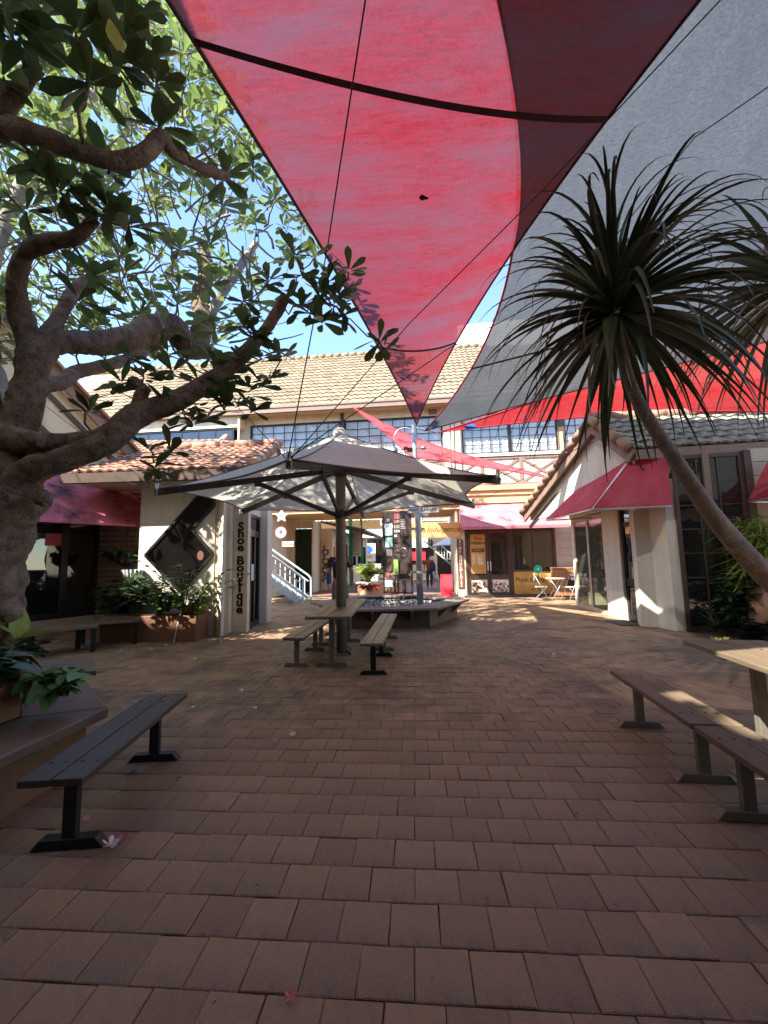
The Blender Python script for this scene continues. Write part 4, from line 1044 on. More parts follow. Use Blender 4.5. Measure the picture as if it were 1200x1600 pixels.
# ------------------------------------------------------------------ shade sails
def bez(a, b, k, c, t):
    """edge from a to b pulled towards c by fraction k"""
    p = a.lerp(b, t); mid = a.lerp(b, .5)
    return p + (c - mid) * (k * 4 * t * (1 - t))
def sail(name, label, m, P, ks, sag=0.15, n=28, hem='hem_dark', bands=(), ext=0.0, cat='shade sail', group='shade sails'):
    P = [Vector(p) for p in P]
    c = sum(P, Vector()) / len(P)
    o = thing(name, label, cat, P[0], 0, group)
    if len(P) == 3: A, B, C = P; D = None
    rows = []
    n0 = n; nj = int(n * (1 + ext))
    for j in range(nj + 1):
        t = j / n; row = []
        if len(P) == 3:
            L = bez(A, B, ks[0], c, t); Q = bez(A, C, ks[1], c, t)
            for i in range(n + 1):
                s = i / n
                p = L.lerp(Q, s) + (A - B.lerp(C, .5)) * (ks[2] * 4 * s * (1 - s) * t * t)
                p.z -= sag * 4 * s * (1 - s) * math.sin(math.pi * min(1, t * 1.0)) 
                row.append(p)
        else:
            A, B, C, D = P
            L = bez(A, B, ks[0], c, t); Q = bez(D, C, ks[2], c, t)
            for i in range(n + 1):
                s = i / n
                e0 = bez(A, D, ks[3], c, s) - A.lerp(D, s); e1 = bez(B, C, ks[1], c, s) - B.lerp(C, s)
                p = L.lerp(Q, s) + e0 * (1 - t) + e1 * t
                p.z -= sag * 16 * s * (1 - s) * t * (1 - t)
                row.append(p)
        rows.append(row)
    b = MB(); b.grid(rows); b.build('cloth', m, o, world=True)
    edges = [[r[0] for r in rows], [r[-1] for r in rows], list(rows[-1])]
    if len(P) == 4: edges.append(list(rows[0]))
    for e in edges:
        b = MB(); b.tube(e, .018, 6); b.build('hem_cable', hem, o, world=True)
    for (ta, tb, w, bow) in bands:
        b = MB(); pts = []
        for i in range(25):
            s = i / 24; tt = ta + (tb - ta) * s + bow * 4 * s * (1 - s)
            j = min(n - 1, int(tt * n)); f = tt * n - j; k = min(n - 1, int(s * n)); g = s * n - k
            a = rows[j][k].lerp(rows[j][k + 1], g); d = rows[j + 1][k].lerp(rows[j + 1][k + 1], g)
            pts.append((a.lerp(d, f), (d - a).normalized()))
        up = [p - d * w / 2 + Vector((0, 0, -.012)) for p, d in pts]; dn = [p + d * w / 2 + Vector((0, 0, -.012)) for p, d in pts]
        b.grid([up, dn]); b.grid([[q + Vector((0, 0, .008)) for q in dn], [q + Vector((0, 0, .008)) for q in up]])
        b.build('dark_band', 'strap', o, world=True)  # narrow dark red strips laid along the cloth
    return o, rows
PT = at(651, 664, 10.35)
s1, s1r = sail('shade_sail', 'big faded red shade sail overhead with dark band across it', 'sail_red',
     [PT, at(78.7, -284.5, 1.9), at(1327.7, -288.4, 2.2)], (.094, .258, .02), .12, hem='hem_dark', bands=((.88, .77, .055, .002), (.385, .35, .045, .0)), ext=.28)
s2, s2r = sail('shade_sail', 'charcoal grey shade sail with red hem behind the strappy palm', 'sail_grey',
     [at(664, 673, 10.2), at(700, -300, 2.0), at(1750, -400, 3.0), at(1547, 447, 7.2)], (.28, .0, .0, .02), .10, hem='hem_red', bands=((.26, .20, .05, .0),))
s3, s3r = sail('shade_sail', 'bright red shade sail low on the right below the charcoal one', 'sail_red_bright',
     [at(684, 676, 10.3), at(1438, 659, 9.0), at(1560, 380, 8.6)], (.279, .05, .03), .1, hem='hem_red')
s4, s4r = sail('shade_sail', 'slim pink shade sail stretched in front of the upper windows', 'sail_pink',
     [at(551, 636, 15.4), at(643, 715, 12.6), at(889, 753, 12.6), at(664, 694, 13.8)], (.05, .10, .05, .05), .0, n=20, hem='sail_pink')
s5, s5r = sail('shade_sail', 'added unseen sand coloured sail high over the frangipani, shading the courtyard', 'sail_fill',
     [(-3.6, -6.5, 8.8), (-12.0, -6.0, 9.6), (-12.0, 2.7, 9.8), (-3.8, 2.9, 9.2)], (.03, .03, .03, .03), .15)  # added out of view to shade the floor and give warm fill
b = MB(); q = [at(724, 666, 10.0), at(740, 662, 9.98), at(746, 668, 9.97), at(730, 672, 9.99)]
b.poly(q); b.build('blue_label', 'blue_print', s3, world=True)

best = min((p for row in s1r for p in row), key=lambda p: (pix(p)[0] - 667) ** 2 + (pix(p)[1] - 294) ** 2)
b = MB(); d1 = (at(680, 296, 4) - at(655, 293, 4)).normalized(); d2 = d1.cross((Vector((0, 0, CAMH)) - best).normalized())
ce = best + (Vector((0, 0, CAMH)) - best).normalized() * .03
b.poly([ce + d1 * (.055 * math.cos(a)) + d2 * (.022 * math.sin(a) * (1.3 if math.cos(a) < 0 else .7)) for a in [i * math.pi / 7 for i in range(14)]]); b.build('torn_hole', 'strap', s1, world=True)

def cable(label, pts, r=.006, m='cable', group='guy cables', sagz=0.0):
    o = thing('cable', label, 'cable', pts[0], 0, group)
    P = [Vector(p) for p in pts]; path = []
    for a, c in zip(P[:-1], P[1:]):
        for i in range(12):
            t = i / 12; p = a.lerp(c, t); p.z -= sagz * 4 * t * (1 - t); path.append(p)
    path.append(P[-1])
    b = MB(); b.tube(path, r, 5); b.build('strand', m, o, world=True)
    return o
CX, CY = -.718, 6.85
def uend(a, R_=2.72, z=2.52):
    a = R(a + 2.8); return Vector((CX + R_ * math.cos(a), CY + R_ * math.sin(a), z))
FL = uend(262)
cable('cable from the umbrella corner straight up past the frangipani to the red sail', [FL, at(512, 385, 3.9), at(571, 0, 2.5), s1r[-1][13] + Vector((0, 0, -.03))], .007)
cable('long cable from the umbrella corner across the red then the grey sail', [FL + Vector((.02, .02, 0)), at(640, 505, 4.7), at(845, 300, 3.7), at(985, 150, 3.2), at(1135, -10, 2.7), s2r[-1][-1]], .006)
cable('lower cable from umbrella corner behind palm across the grey sail', [FL + Vector((.03, 0, .02)), at(700, 545, 5.2), at(905, 440, 4.5), at(1085, 215, 3.9), at(1260, 95, 3.4), s2r[0][-1]], .006)
cable('cable from the umbrella corner up left into the frangipani', [FL + Vector((-.02, .02, 0)), at(375, 640, 5.6), at(330, 560, 5.5)], .006)
cable('cable from the right umbrella arm to the corner shop gable', [uend(322), Vector((4.95, 9.1, 4.1))], .006, sagz=.04)
cable('thin cable from the lower right umbrella arm to the gable', [uend(22), Vector((4.95, 9.35, 4.2))], .004, sagz=.05)
cable('cable from the left umbrella arm to the gabled shop', [uend(202), at(180, 745, 8.2)], .005, sagz=.03)
cable('wire crossing in front of the frangipani trunk to the umbrella', [uend(202) + Vector((0, 0, .03)), at(60, 625, 5.2)], .004, sagz=.02)

# ------------------------------------------------------------------ hexagonal umbrella on its pole
UM = thing('shade_umbrella', 'large grey hexagonal umbrella on a thick pole through the picnic table', 'umbrella', (CX, CY, 0), R(2.8))
RE, ZE, ZT = 2.66, 2.53, 3.62
def canopy():
    b = MB(); rows = []
    for j in range(19):
        rho = .045 + (1 - .045) * j / 18; row = []
        for i in range(72):
            ph = 2 * math.pi * i / 72 + R(22); d = ((math.degrees(ph) - 22) % 60) - 30     # -30 .. 30, 0 = between arms
            w = 1 - abs(d) / 30                                                    # 1 mid, 0 at an arm
            chord = math.cos(R(30)) / math.cos(R(d))
            rr = RE * rho * (1 + (chord * (1 - .10 * (1 - (d / 30) ** 2)) - 1) * rho ** .6)
            z = ZE + (ZT - ZE) * ((1 - rho) ** 1.22) - .05 * math.sin(math.pi * rho) * (1 - (d / 30) ** 2)
            row.append((rr * math.cos(ph), rr * math.sin(ph), z))
        rows.append(row)
    b.grid(rows, True, True); c = b.build('canopy', 'umbrella_cloth', UM)
    e = rows[-1]; b = MB(); b.tube([Vector(p) for p in e] + [Vector(e[0])], .012, 6, cap=False); b.build('edge_cord', 'umbrella_metal', c)
    for k in range(6):
        b = MB(); i = k * 12; b.tube([Vector(r[i]) + Vector((0, 0, .006)) for r in rows], .008, 5); b.build('seam', 'umbrella_metal', c)
canopy()
b = MB(); b.lathe([(.13, 3.50), (.135, 3.57), (.11, 3.65), (.06, 3.695), (0, 3.71)], n=20); b.build('cap', 'umbrella_cloth', UM)
b = MB(); b.tube([(0, 0, 0), (0, 0, 3.6)], .083, 24); b.build('pole', 'pole_paint', UM)
b = MB(); b.box(-.17, .17, -.17, .17, .002, .02)
b.build('base_plate', 'pole_paint', UM, bevel=.004)
for sx in (-1, 1):
    for sy in (-1, 1):
        b = MB(); b.lathe([(.022, .02), (.022, .045), (0, .047)], (sx * .13, sy * .13, 0), 6); b.build('anchor_bolt', 'bolt', UM)
        b = MB(); b.prism([(sx * .08, sy * .08, .02), (sx * .15, sy * .15, .02), (sx * .08, sy * .08, .10)], (.008, -.008 * sx * sy, 0)); b.build('gusset', 'pole_paint', UM)
b = MB(); b.lathe([(.11, 2.88), (.11, 3.06), (.085, 3.07)], n=20); b.build('hub', 'umbrella_metal', UM)
b = MB(); b.lathe([(.10, 2.16), (.10, 2.30)], n=20); b.build('collar', 'umbrella_metal', UM)
for k in range(6):
    a = R(22 + 60 * k); d = Vector((math.cos(a), math.sin(a), 0)); t_ = Vector((-d.y, d.x, 0))
    b = MB(); b.bar(d * .09 + Vector((0, 0, 2.97)), d * 2.72 + Vector((0, 0, 2.46)), .05, .085); ar = b.build('arm', 'umbrella_metal', UM)
    b = MB(); b.tube([d * 2.69 + Vector((0, 0, 2.42)), d * 2.69 + Vector((0, 0, 2.60))], .028, 8); b.build('arm_end', 'galv', ar)
    b = MB(); j = d * 1.34 + Vector((0, 0, 2.68)); b.bar(d * .09 + Vector((0, 0, 2.22)), j, .045, .06); b.obox(j + Vector((0, 0, .0)), d * .04, t_ * .035, (0, 0, .05)); b.build('strut', 'umbrella_metal', UM)

# ------------------------------------------------------------------ benches and tables
def rhs_foot(b, x0, x1, y, w=.065, h=.055):
    """steel foot with mitred ends"""
    c = .045
    b.prism([(x0, y - w / 2, .002), (x1, y - w / 2, .002), (x1 - c, y - w / 2, h), (x0 + c, y - w / 2, h)], (0, w, 0))
def make_bench(label, L, wood, frame, legs=None, np_=2, W=.31, H_=.43, group='timber benches', loc_=(0, 0, 0), rz=0, postw=.07, postd=.045):
    o = thing('bench', label, 'bench', loc_, rz, group)
    g = .008; pw = (W - g * (np_ - 1)) / np_
    for k in range(np_):
        x0 = -W / 2 + k * (pw + g)
        b = MB(); b.box(x0, x0 + pw, -L / 2 + rng.uniform(-.004, .004), L / 2 + rng.uniform(-.004, .004), H_ - .038, H_ + rng.uniform(-.001, .001)); p = b.build('plank', wood, o, bevel=.006)
        b = MB()
        for yy in (legs or (-L / 2 + .19, L / 2 - .19)):
            for xx in (x0 + pw * .25, x0 + pw * .75):
                b.lathe([(.011, H_ + .0005), (.010, H_ + .0025), (0, H_ + .003)], (xx, yy, 0), 8)
        b.build('bolt_heads', 'bolt', p)
    for yy in (legs or (-L / 2 + .19, L / 2 - .19)):
        b = MB(); rhs_foot(b, -.185, .185, yy); b.box(-postw / 2, postw / 2, yy - postd / 2, yy + postd / 2, .05, H_ - .07)
        b.prism([(-W / 2 + .02, yy - .03, H_ - .040), (-W / 2 + .05, yy - .03, H_ - .075), (W / 2 - .05, yy - .03, H_ - .075), (W / 2 - .02, yy - .03, H_ - .040)], (0, .06, 0))
        b.build('leg', frame, o, bevel=.004)
    return o
make_bench('black timber bench in the left foreground beside planter ledge', 1.34, 'bench_dark', 'bench_frame_dark', loc_=(-1.75, 2.88, 0), rz=R(4.5), W=.315, H_=.43)
fr1 = make_bench('reddish timber bench at the right, the farther of its end-to-end pair', 1.27, 'bench_red', 'bench_frame', loc_=(2.135, 3.36, 0), rz=R(-7.4), W=.30)
dup(fr1, (1.965, 2.075, 0), R(-7.4), 'reddish timber bench at the right, cut by the frame edge')
cb = make_bench('weathered bench right of the umbrella table, nearer of the pair', 1.40, 'bench_wood', 'bench_frame_dark', loc_=(-.13, 6.11, 0), rz=R(-5.2), W=.30)
cb2 = make_bench('weathered bench right of the umbrella table, farther of the pair', 1.40, 'bench_wood', 'bench_frame', loc_=(0.0, 7.52, 0), rz=R(-5.2), W=.30)
dup(cb2, (-1.23, 6.60, 0), R(-5.2), 'weathered bench left of the umbrella pole, nearer of the pair')
dup(cb2, (-1.10, 8.01, 0), R(-5.2), 'weathered bench left of the umbrella pole, mostly hidden by table')
def make_table(label, loc_, rz, L, W, wood, frame, np_=4, legs=(-.6, .6), H_=.735):
    o = thing('picnic_table', label, 'table', loc_, rz, 'timber picnic tables')
    g = .009; pw = (W - g * (np_ - 1)) / np_
    for k in range(np_):
        x0 = -W / 2 + k * (pw + g)
        b = MB(); b.box(x0, x0 + pw, -L / 2 + rng.uniform(-.006, .006), L / 2 + rng.uniform(-.006, .006), H_ - .04, H_ + rng.uniform(-.001, .001)); p = b.build('plank', wood, o, bevel=.006)
        b = MB()
        for yy in legs:
            for xx in (x0 + pw * .3, x0 + pw * .7): b.lathe([(.012, H_ + .0005), (.010, H_ + .003), (0, H_ + .0035)], (xx, yy, 0), 8)
        b.build('bolt_heads', 'bolt', p)
    for yy in legs:
        b = MB(); rhs_foot(b, -.24, .24, yy, .07, .06); b.box(-.04, .04, yy - .03, yy + .03, .055, H_ - .075)
        b.prism([(-W / 2 + .03, yy - .035, H_ - .042), (-W / 2 + .08, yy - .035, H_ - .08), (W / 2 - .08, yy - .035, H_ - .08), (W / 2 - .03, yy - .035, H_ - .042)], (0, .07, 0))
        b.build('leg', frame, o, bevel=.004)
    return o
make_table('weathered picnic table standing round the umbrella pole', (-.735, 6.92, 0), R(-2.5), 2.44, .61, 'bench_wood', 'bench_frame', legs=(-.86, .86))
make_table('brown picnic table at the right edge with frangipani flower on it', (2.80, 2.78, 0), R(-7.4), 1.92, .64, 'bench_red', 'bench_frame', legs=(-.6, .58))

# ------------------------------------------------------------------ hexagonal planter with seat boards, light pole, art frame
HP = thing('hexagonal_planter', 'hexagonal planter with weathered seat boards around gravel and light pole', 'planter', (.10, 10.60, 0), 0)
def hexv(r, z, k): a = R(-60 + 60 * k); return Vector((r * math.cos(a), r * math.sin(a), z))
for k in range(6):
    a, c = hexv(1.68, 0, k), hexv(1.68, 0, k + 1); ai, ci = hexv(1.55, 0, k), hexv(1.55, 0, k + 1)
    b = MB(); b.prism([a, c, ci, ai], (0, 0, .385)); b.build('wall_panel', 'brown_trim' if k in (4, 5) else 'ledge', HP)  # front and left panels darker: their shade is put into the colour
    for (r0, r1, dz) in ((1.42, 1.70, 0), (1.71, 1.99, -.004)):
        q = [hexv(r0, .395 + dz, k), hexv(r0, .395 + dz, k + 1), hexv(r1, .395 + dz, k + 1), hexv(r1, .395 + dz, k)]
        mid = sum(q, Vector()) / 4
        q = [mid + (p - mid) * .996 for p in q]
        b = MB(); b.prism(q[::-1], (0, 0, .048)); b.build('seat_board', 'weathered', HP, bevel=.006)
    n_ = (hexv(1, 0, k) + hexv(1, 0, k + 1)).normalized()
    for f in (.25, .75):
        p = a.lerp(c, f) + n_ * .02
        b = MB(); b.prism([p + Vector((0, 0, .39)), p + n_ * .24 + Vector((0, 0, .39)), p + n_ * .22 + Vector((0, 0, .35)), p + Vector((0, 0, .16))], Vector((-n_.y, n_.x, 0)) * .05); b.build('bracket', 'taupe_trim', HP)
b = MB(); b.poly([hexv(1.56, .33, k) for k in range(6)]); b.build('soil', 'soil', HP)
gv = MB(); r = random.Random(2)
for k in range(1500):
    a = r.uniform(0, 6.283); q = 1.5 * math.sqrt(r.random()); s_ = r.uniform(.015, .04)
    p = Vector((q * math.cos(a) * .95, q * math.sin(a) * .95, .335 + r.uniform(0, .035)))
    pts = [p + Vector((r.gauss(0, 1), r.gauss(0, 1), r.gauss(0, .7))).normalized() * s_ for _ in range(4)]
    for t in ((0, 1, 2), (0, 2, 3), (0, 3, 1), (1, 3, 2)): gv.poly([pts[i] for i in t])
gv.build('gravel', 'gravel', HP, kind='stuff')
LP = thing('light_pole', 'galvanised light pole with BARBER blade sign rising from the planter', 'light pole', (.85, 10.40, .33))
zt = PT.z - .33
b = MB(); b.tube([(0, 0, 0), (0, 0, 1.9), (-.02, 0, 2.3), (-.045, -.03, zt)], [.085, .08, .07, .062], 16); b.build('shaft', 'galv', LP)
b = MB(); b.lathe([(.16, 0), (.16, .03), (.09, .035)], n=12); b.build('base_flange', 'galv', LP)
for z in (1.06 - .25, 1.93 - .05):
    b = MB(); b.lathe([(.105, z - .03), (.105, z + .03)], n=16); b.box(-.22, -.09, -.02, .02, z - .025, z + .025); b.box(.09, .15, -.02, .02, z - .025, z + .025); b.build('clamp', 'galv', LP)
b = MB(); b.tube([(0, 0, zt - .45)] + [(-.28 + .28 * math.cos(a), -.05, zt - .35 + .28 * math.sin(a)) for a in [i * math.pi / 10 for i in range(11)]] + [(-.56, -.05, zt - .55)], .018, 8); b.lathe([(.10, zt - .68), (.09, zt - .60), (.02, zt - .55)], (-.56, -.05, 0), 12); b.build('lamp_arm', 'galv', LP)
b = MB(); b.lathe([(.0, -.03), (.085, -.02), (.09, .02), (.0, .05)], (.19, -.06, zt - .62), 14); b.bar((0, 0, zt - .6), (.16, -.05, zt - .6), .03, .03); b.build('floodlight', 'galv', LP)
b = MB(); b.obox((-.16, -.02, zt - .64), (.07, 0, 0), (0, .05, 0), (0, 0, .05)); b.obox((-.27, -.02, zt - .60), (.05, 0, 0), (0, .05, 0), (0, 0, .035)); b.build('security_camera', 'dark_frame', LP)
for p_ in (s1r[0][0], s2r[0][0], s3r[0][0]):
    q_ = Vector(p_) - Vector((.85, 10.40, .33)); b = MB(); b.tube([Vector((-.045, -.03, zt - .03)), Vector((-.045, -.03, zt - .03)).lerp(q_, .3), Vector((-.045, -.03, zt - .03)).lerp(q_, .35), q_], [.010, .010, .022, .018], 8); b.build('corner_shackle', 'steel', LP)
b = MB(); zz = 2.34
b.prism([(-.26, -.095, zz - .07), (.50, -.095, zz - .06), (.53, -.095, zz), (.50, -.095, zz + .065), (-.26, -.095, zz + .06)], (0, .014, 0)); bs = b.build('blade_sign', 'white_paint', LP)
t = MB(); put_text(t, 'BARBER', .115, (.27, -.099, zz)); put_text(t, "MEN'S", .095, (-.11, -.099, zz)); t.build('lettering', 'letter', bs)
b = MB(); b.prism([(.02, -.095, zz - .155), (.26, -.095, zz - .15), (.26, -.095, zz - .095), (.02, -.095, zz - .095)], (0, .012, 0)); bs = b.build('blade_sign', 'white_paint', LP)
t = MB(); put_text(t, 'HAIRCUTS', .05, (.145, -.098, zz - .125)); t.build('lettering', 'letter', bs)
b = MB(); b.prism([(-.10, -.09, zz - .1), (.07, -.09, zz - .1), (.06, -.09, zz - .32), (-.03, -.09, zz - .22)], (0, .008, 0)); b.build('bracket_plate', 'white_paint', LP)
# sculpture frame with pictures and hanging timber pieces
A, B = Vector((-.05, 11.45, 0)), Vector((.72, 11.05, 0))
AF = thing('art_frame', 'dark steel frame hung with pictures and carved timber pieces', 'sculpture', A + Vector((0, 0, .33)), math.atan2(B.y - A.y, B.x - A.x))
W_ = (B - A).length
z0, z1 = .22, 2.40
b = MB(); b.box(0, W_, -.02, .02, z0, z0 + .045); b.box(0, .045, -.02, .02, z0, z1); b.box(W_ - .045, W_, -.02, .02, z0, z1 + .04); b.box(0, W_, -.02, .02, z1 - .03, z1 + .02)
for x in (.25, .62): b.tube([(x, 0, -.02), (x, 0, z0)], .014, 6)
b.build('frame', 'rust_frame', AF)
b = MB(); b.box(.045, .36, -.012, .012, 1.05, z1 - .03); b.build('plate', 'rust_frame', AF)
b = MB(); b.box(.52, W_ - .045, -.012, .012, .75, z1 - .03); b.build('plate', 'rust_frame', AF)
for k in range(9):
    b = MB(); zz = 1.15 + k * .13; b.box(.36, .52, -.01, .01, zz, zz + .035 + .02 * (k % 2)); b.build('rung', 'rust_frame', AF)
for k in range(3):
    b = MB(); x = .39 + k * .045; b.box(x, x + .016, -.012, .008, 1.1 if k != 1 else 1.5, z1 - .03); b.build('slat', 'rust_frame', AF)
def star_pts(cx, y, cz, r, ri=.42, rot=0):
    return [(cx + (r if i % 2 == 0 else r * ri) * math.sin(rot + math.pi * i / 5), y, cz + (r if i % 2 == 0 else r * ri) * math.cos(rot + math.pi * i / 5)) for i in range(10)]
def pc(name, m, pts, d=.012): b = MB(); b.prism(pts, (0, d, 0)); return b.build(name, m, AF)
pc('star', 'steel', star_pts(.20, -.03, 2.20, .07))
pc('picture', 'pale_print', [(.09, -.03, 1.78), (.31, -.03, 1.78), (.31, -.03, 1.98), (.34, -.03, 2.02), (.30, -.03, 2.10), (.10, -.03, 2.10), (.06, -.03, 2.02), (.09, -.03, 1.98)])
pc('picture', 'teal_print', [(.10, -.03, 1.46), (.31, -.03, 1.46), (.31, -.03, 1.72), (.10, -.03, 1.72)])
for k in range(3): pc('small_figure', 'steel', [(.13 + k * .06, -.026, 1.23), (.17 + k * .06, -.026, 1.23), (.18 + k * .06, -.026, 1.38), (.15 + k * .06, -.026, 1.42), (.12 + k * .06, -.026, 1.38)])
pc('round_timber', 'log', [(.21 + .115 * math.cos(k * .5236), -.06, .98 + .19 * math.sin(k * .5236)) for k in range(12)], .04)
pc('picture', 'green_print', [(.31, -.03, .72), (.46, -.03, .72), (.47, -.03, 1.12), (.33, -.03, 1.13)])
pc('picture', 'rose_print', [(.06, -.03, .60), (.30, -.03, .60), (.30, -.03, .78), (.06, -.03, .78)])
pc('picture', 'pale_print', [(.06, -.03, .40), (.30, -.03, .40), (.30, -.03, .58), (.06, -.03, .58)])
for (x, za, zb, rr) in ((.10, .25, .40, .045), (.20, .25, .42, .04), (.33, .24, .70, .045), (.44, .26, .98, .035), (.62, .26, .60, .06)):
    b = MB(); b.tube([(x, 0, za), (x, 0, za + .04), (x, 0, zb - .05), (x, 0, zb)], [rr * .7, rr, rr * .9, rr * .25], 8); b.build('carved_timber', 'log', AF)
b = MB(); b.tube([(.62 + .11 * math.cos(a), -.02, 1.32 + .11 * math.sin(a)) for a in [i * math.pi / 8 for i in range(17)]], .006, 5, cap=False); b.build('wire_ring', 'steel', AF)
t = MB()
for k in range(6): t.box(.56 , .72 - .02 * (k % 3), -.016, -.012, 1.95 + k * .045, 1.965 + k * .045)
t.build('lettering', 'galv', AF)

# ------------------------------------------------------------------ things at the far side of the courtyard
def AFM(px, py, z=0): return gp(px, py, z)
rs = thing('a_frame_sign', 'plain bright red A-frame board at the foot of brown chocolate sign', 'sign', (2.32, 16.05, 0), R(-8))
for s_ in (-1, 1):
    b = MB(); b.hexa([(-.22, s_ * .22 - .012, 0), (.22, s_ * .22 - .012, 0), (.22, s_ * .22 + .012, 0), (-.22, s_ * .22 + .012, 0), (-.22, s_ * .02 - .012, .82), (.22, s_ * .02 - .012, .82), (.22, s_ * .02 + .012, .82), (-.22, s_ * .02 + .012, .82)]); b.build('board', 'red_paint', rs, bevel=.004)
b = MB(); b.box(-.21, .21, -.04, .04, .80, .84); b.build('hinge_strip', 'red_paint', rs)
# bistro set
bt = thing('bistro_table', 'small round folding cafe table outside the chocolate shop', 'table', (5.62, 13.95, 0))
b = MB(); b.lathe([(0, .735), (.30, .735), (.31, .725), (.30, .71), (0, .71)], n=20); b.build('tabletop', 'star_cream', bt)
for s_ in (-1, 1):
    for q in (-.16, .16):
        b = MB(); b.tube([(s_ * -.22, q, .71), (s_ * .22, q, 0.0)], .011, 6); b.build('leg', 'galv', bt)
def folding_chair(label, loc_, rz):
    o = thing('folding_chair', label, 'chair', loc_, rz, 'folding cafe chairs')
    for k in range(4):
        b = MB(); b.box(-.19, .19, -.19 + k * .1, -.11 + k * .1, .44, .458); b.build('seat_slat', 'star_cream', o)
    for k in range(2):
        b = MB(); b.box(-.19, .19, .205, .22, .66 + k * .12, .74 + k * .12); b.build('back_slat', 'star_cream', o)
    for s_ in (-1, 1):
        b = MB(); b.tube([(s_ * .2, -.22, 0), (s_ * .2, .22, .88)], .010, 6); b.build('leg', 'galv', o)
        b = MB(); b.tube([(s_ * .175, .24, 0), (s_ * .175, -.18, .45)], .010, 6); b.build('leg', 'galv', o)
    return o
folding_chair('folding cafe chair left of the round table by gold sign', (5.22, 14.15, 0), R(70))
folding_chair('folding cafe chair right of the round table by timber cabinet', (6.05, 13.85, 0), R(-75))
ms = thing('round_sign', 'small mint green disc sign on a stand beside the gold panel', 'sign', (5.42, 14.9, 0))
b = MB(); b.lathe([(.14, 0), (.14, .015), (.02, .03)], n=12); b.build('base', 'dark_frame', ms)
b = MB(); b.tube([(0, 0, .02), (0, 0, .86)], .012, 6); b.build('stem', 'dark_frame', ms)
b = MB(); b.prism([(.145 * math.cos(k * .3927), -.01, 1.0 + .145 * math.sin(k * .3927)) for k in range(16)], (0, .02, 0)); b.build('disc', 'mint', ms)
b = MB(); b.prism([(.03 * math.cos(k * .785), -.013, 1.0 + .03 * math.sin(k * .785)) for k in range(8)], (0, .004, 0)); b.build('emblem', 'letter_white', ms)
cab = thing('timber_cabinet', 'orange timber cabinet with round fan grille against the siding', 'cabinet', (6.62, 15.20, 0), R(-6))
b = MB(); b.box(-.55, .55, -.22, .22, .04, 1.0); b.build('body', 'timber_orange', cab)
for k in range(8):
    b = MB(); x = -.54 + k * .137; b.box(x, x + .125, -.24, -.221, .06, .98); b.build('plank', 'timber_orange', cab)
b = MB(); b.box(-.57, .57, -.26, .24, 1.0, 1.04); b.build('lid', 'timber_orange', cab)
b = MB(); b.prism([(.12 + .26 * math.cos(k * .3142), -.246, .52 + .26 * math.sin(k * .3142)) for k in range(20)], (0, .004, 0)); gr = b.build('fan_opening', 'interior_black', cab)
for k in range(9):
    b = MB(); zz = .30 + k * .055; hw = math.sqrt(max(0, .068 - (zz - .52) ** 2)); b.box(.12 - hw, .12 + hw, -.254, -.247, zz, zz + .02); b.build('grille_bar', 'brown_trim', gr)
# stair with pale blue rails on the left
ST = thing('staircase', 'pale blue steel stair with rails climbing left in the passage', 'staircase', (-2.95, 15.25, 0), R(-6))
sl = .74
for k in range(7):
    b = MB(); b.box(-.32 - .27 * (k + 1), -.02 - .27 * (k + 1) + .02, -.45, .45, .18 * (k + 1) - .035, .18 * (k + 1)); b.build('tread', 'concrete', ST)
for y in (-.5, .5):
    b = MB(); b.bar((-.02, y, .06), (-2.6, y, .06 + 2.58 * .667), .05, .22); b.build('stringer', 'rail_blue', ST)
    b = MB(); pth = [(.12, y, 0.0), (.12, y, .80), (.02, y, .92), (-2.6, y, .92 + 2.62 * .70)]
    for a, c in zip(pth[:-1], pth[1:]): b.bar(a, c, .055, .075, up=(0, 1, 0))
    b.bar((.02, y, .70), (-2.6, y, .70 + 2.62 * .70), .04, .06, up=(0, 1, 0))
    b.build('handrail', 'rail_blue', ST)
    for k in range(13):
        x = -.12 - k * .19; b = MB(); b.bar((x, y, .1 - x * .667), (x, y, .72 - (x - .02) * .70), .022, .022, up=(0, 1, 0)); b.build('baluster', 'white_paint', ST)
# hanging signs under the beam
def star_sign(name, label, p, r_, m, txt, chain_top, tm):
    o = thing(name, label, 'sign', p, R(-6))
    b = MB(); b.prism(star_pts(0, -.015, 0, r_, .5), (0, .03, 0)); b.build('star', m, o)
    t = MB()
    for i, w in enumerate(txt): put_text(t, w, r_ * .30, (0, -.02, .06 * r_ - i * .32 * r_)); 
    t.build('lettering', tm, o)
    b = MB()
    for s_ in (-1, 1): b.tube([(s_ * r_ * .8, 0, r_ * .3), (s_ * r_ * 1.1, 0, chain_top)], .008, 5)
    b.build('chain', 'galv', o)
star_sign('star_sign', 'cream wooden star sign hanging above the stair', at(440, 806, 15.9), .28, 'star_cream', ['Salt', 'Cove'], .42, 'letter')
star_sign('star_sign', 'red star sign hanging above the dark art frame', at(622, 806, 15.6), .30, 'star_red', ['Red', 'Star'], .62, 'letter_white')
rsn = thing('round_sign', 'round pink sign with plum rim hanging under the cream star', 'sign', at(439, 832, 15.9), R(-6))
b = MB(); b.prism([(.235 * math.cos(k * .2618), -.012, .235 * math.sin(k * .2618)) for k in range(24)], (0, .024, 0)); b.build('rim', 'plum', rsn)
b = MB(); b.prism([(.205 * math.cos(k * .2618), -.017, .205 * math.sin(k * .2618)) for k in range(24)], (0, .004, 0)); b.build('disc', 'pink_sign', rsn)
t = MB()
for k in range(14):
    a = 2 * math.pi * k / 14
    X = Matrix.Rotation(-a, 4, 'Y')
    put_text(t, 'SWEETSHOPCAFE*'[k], .06, X @ Vector((0, -.019, .165)), rot=X)
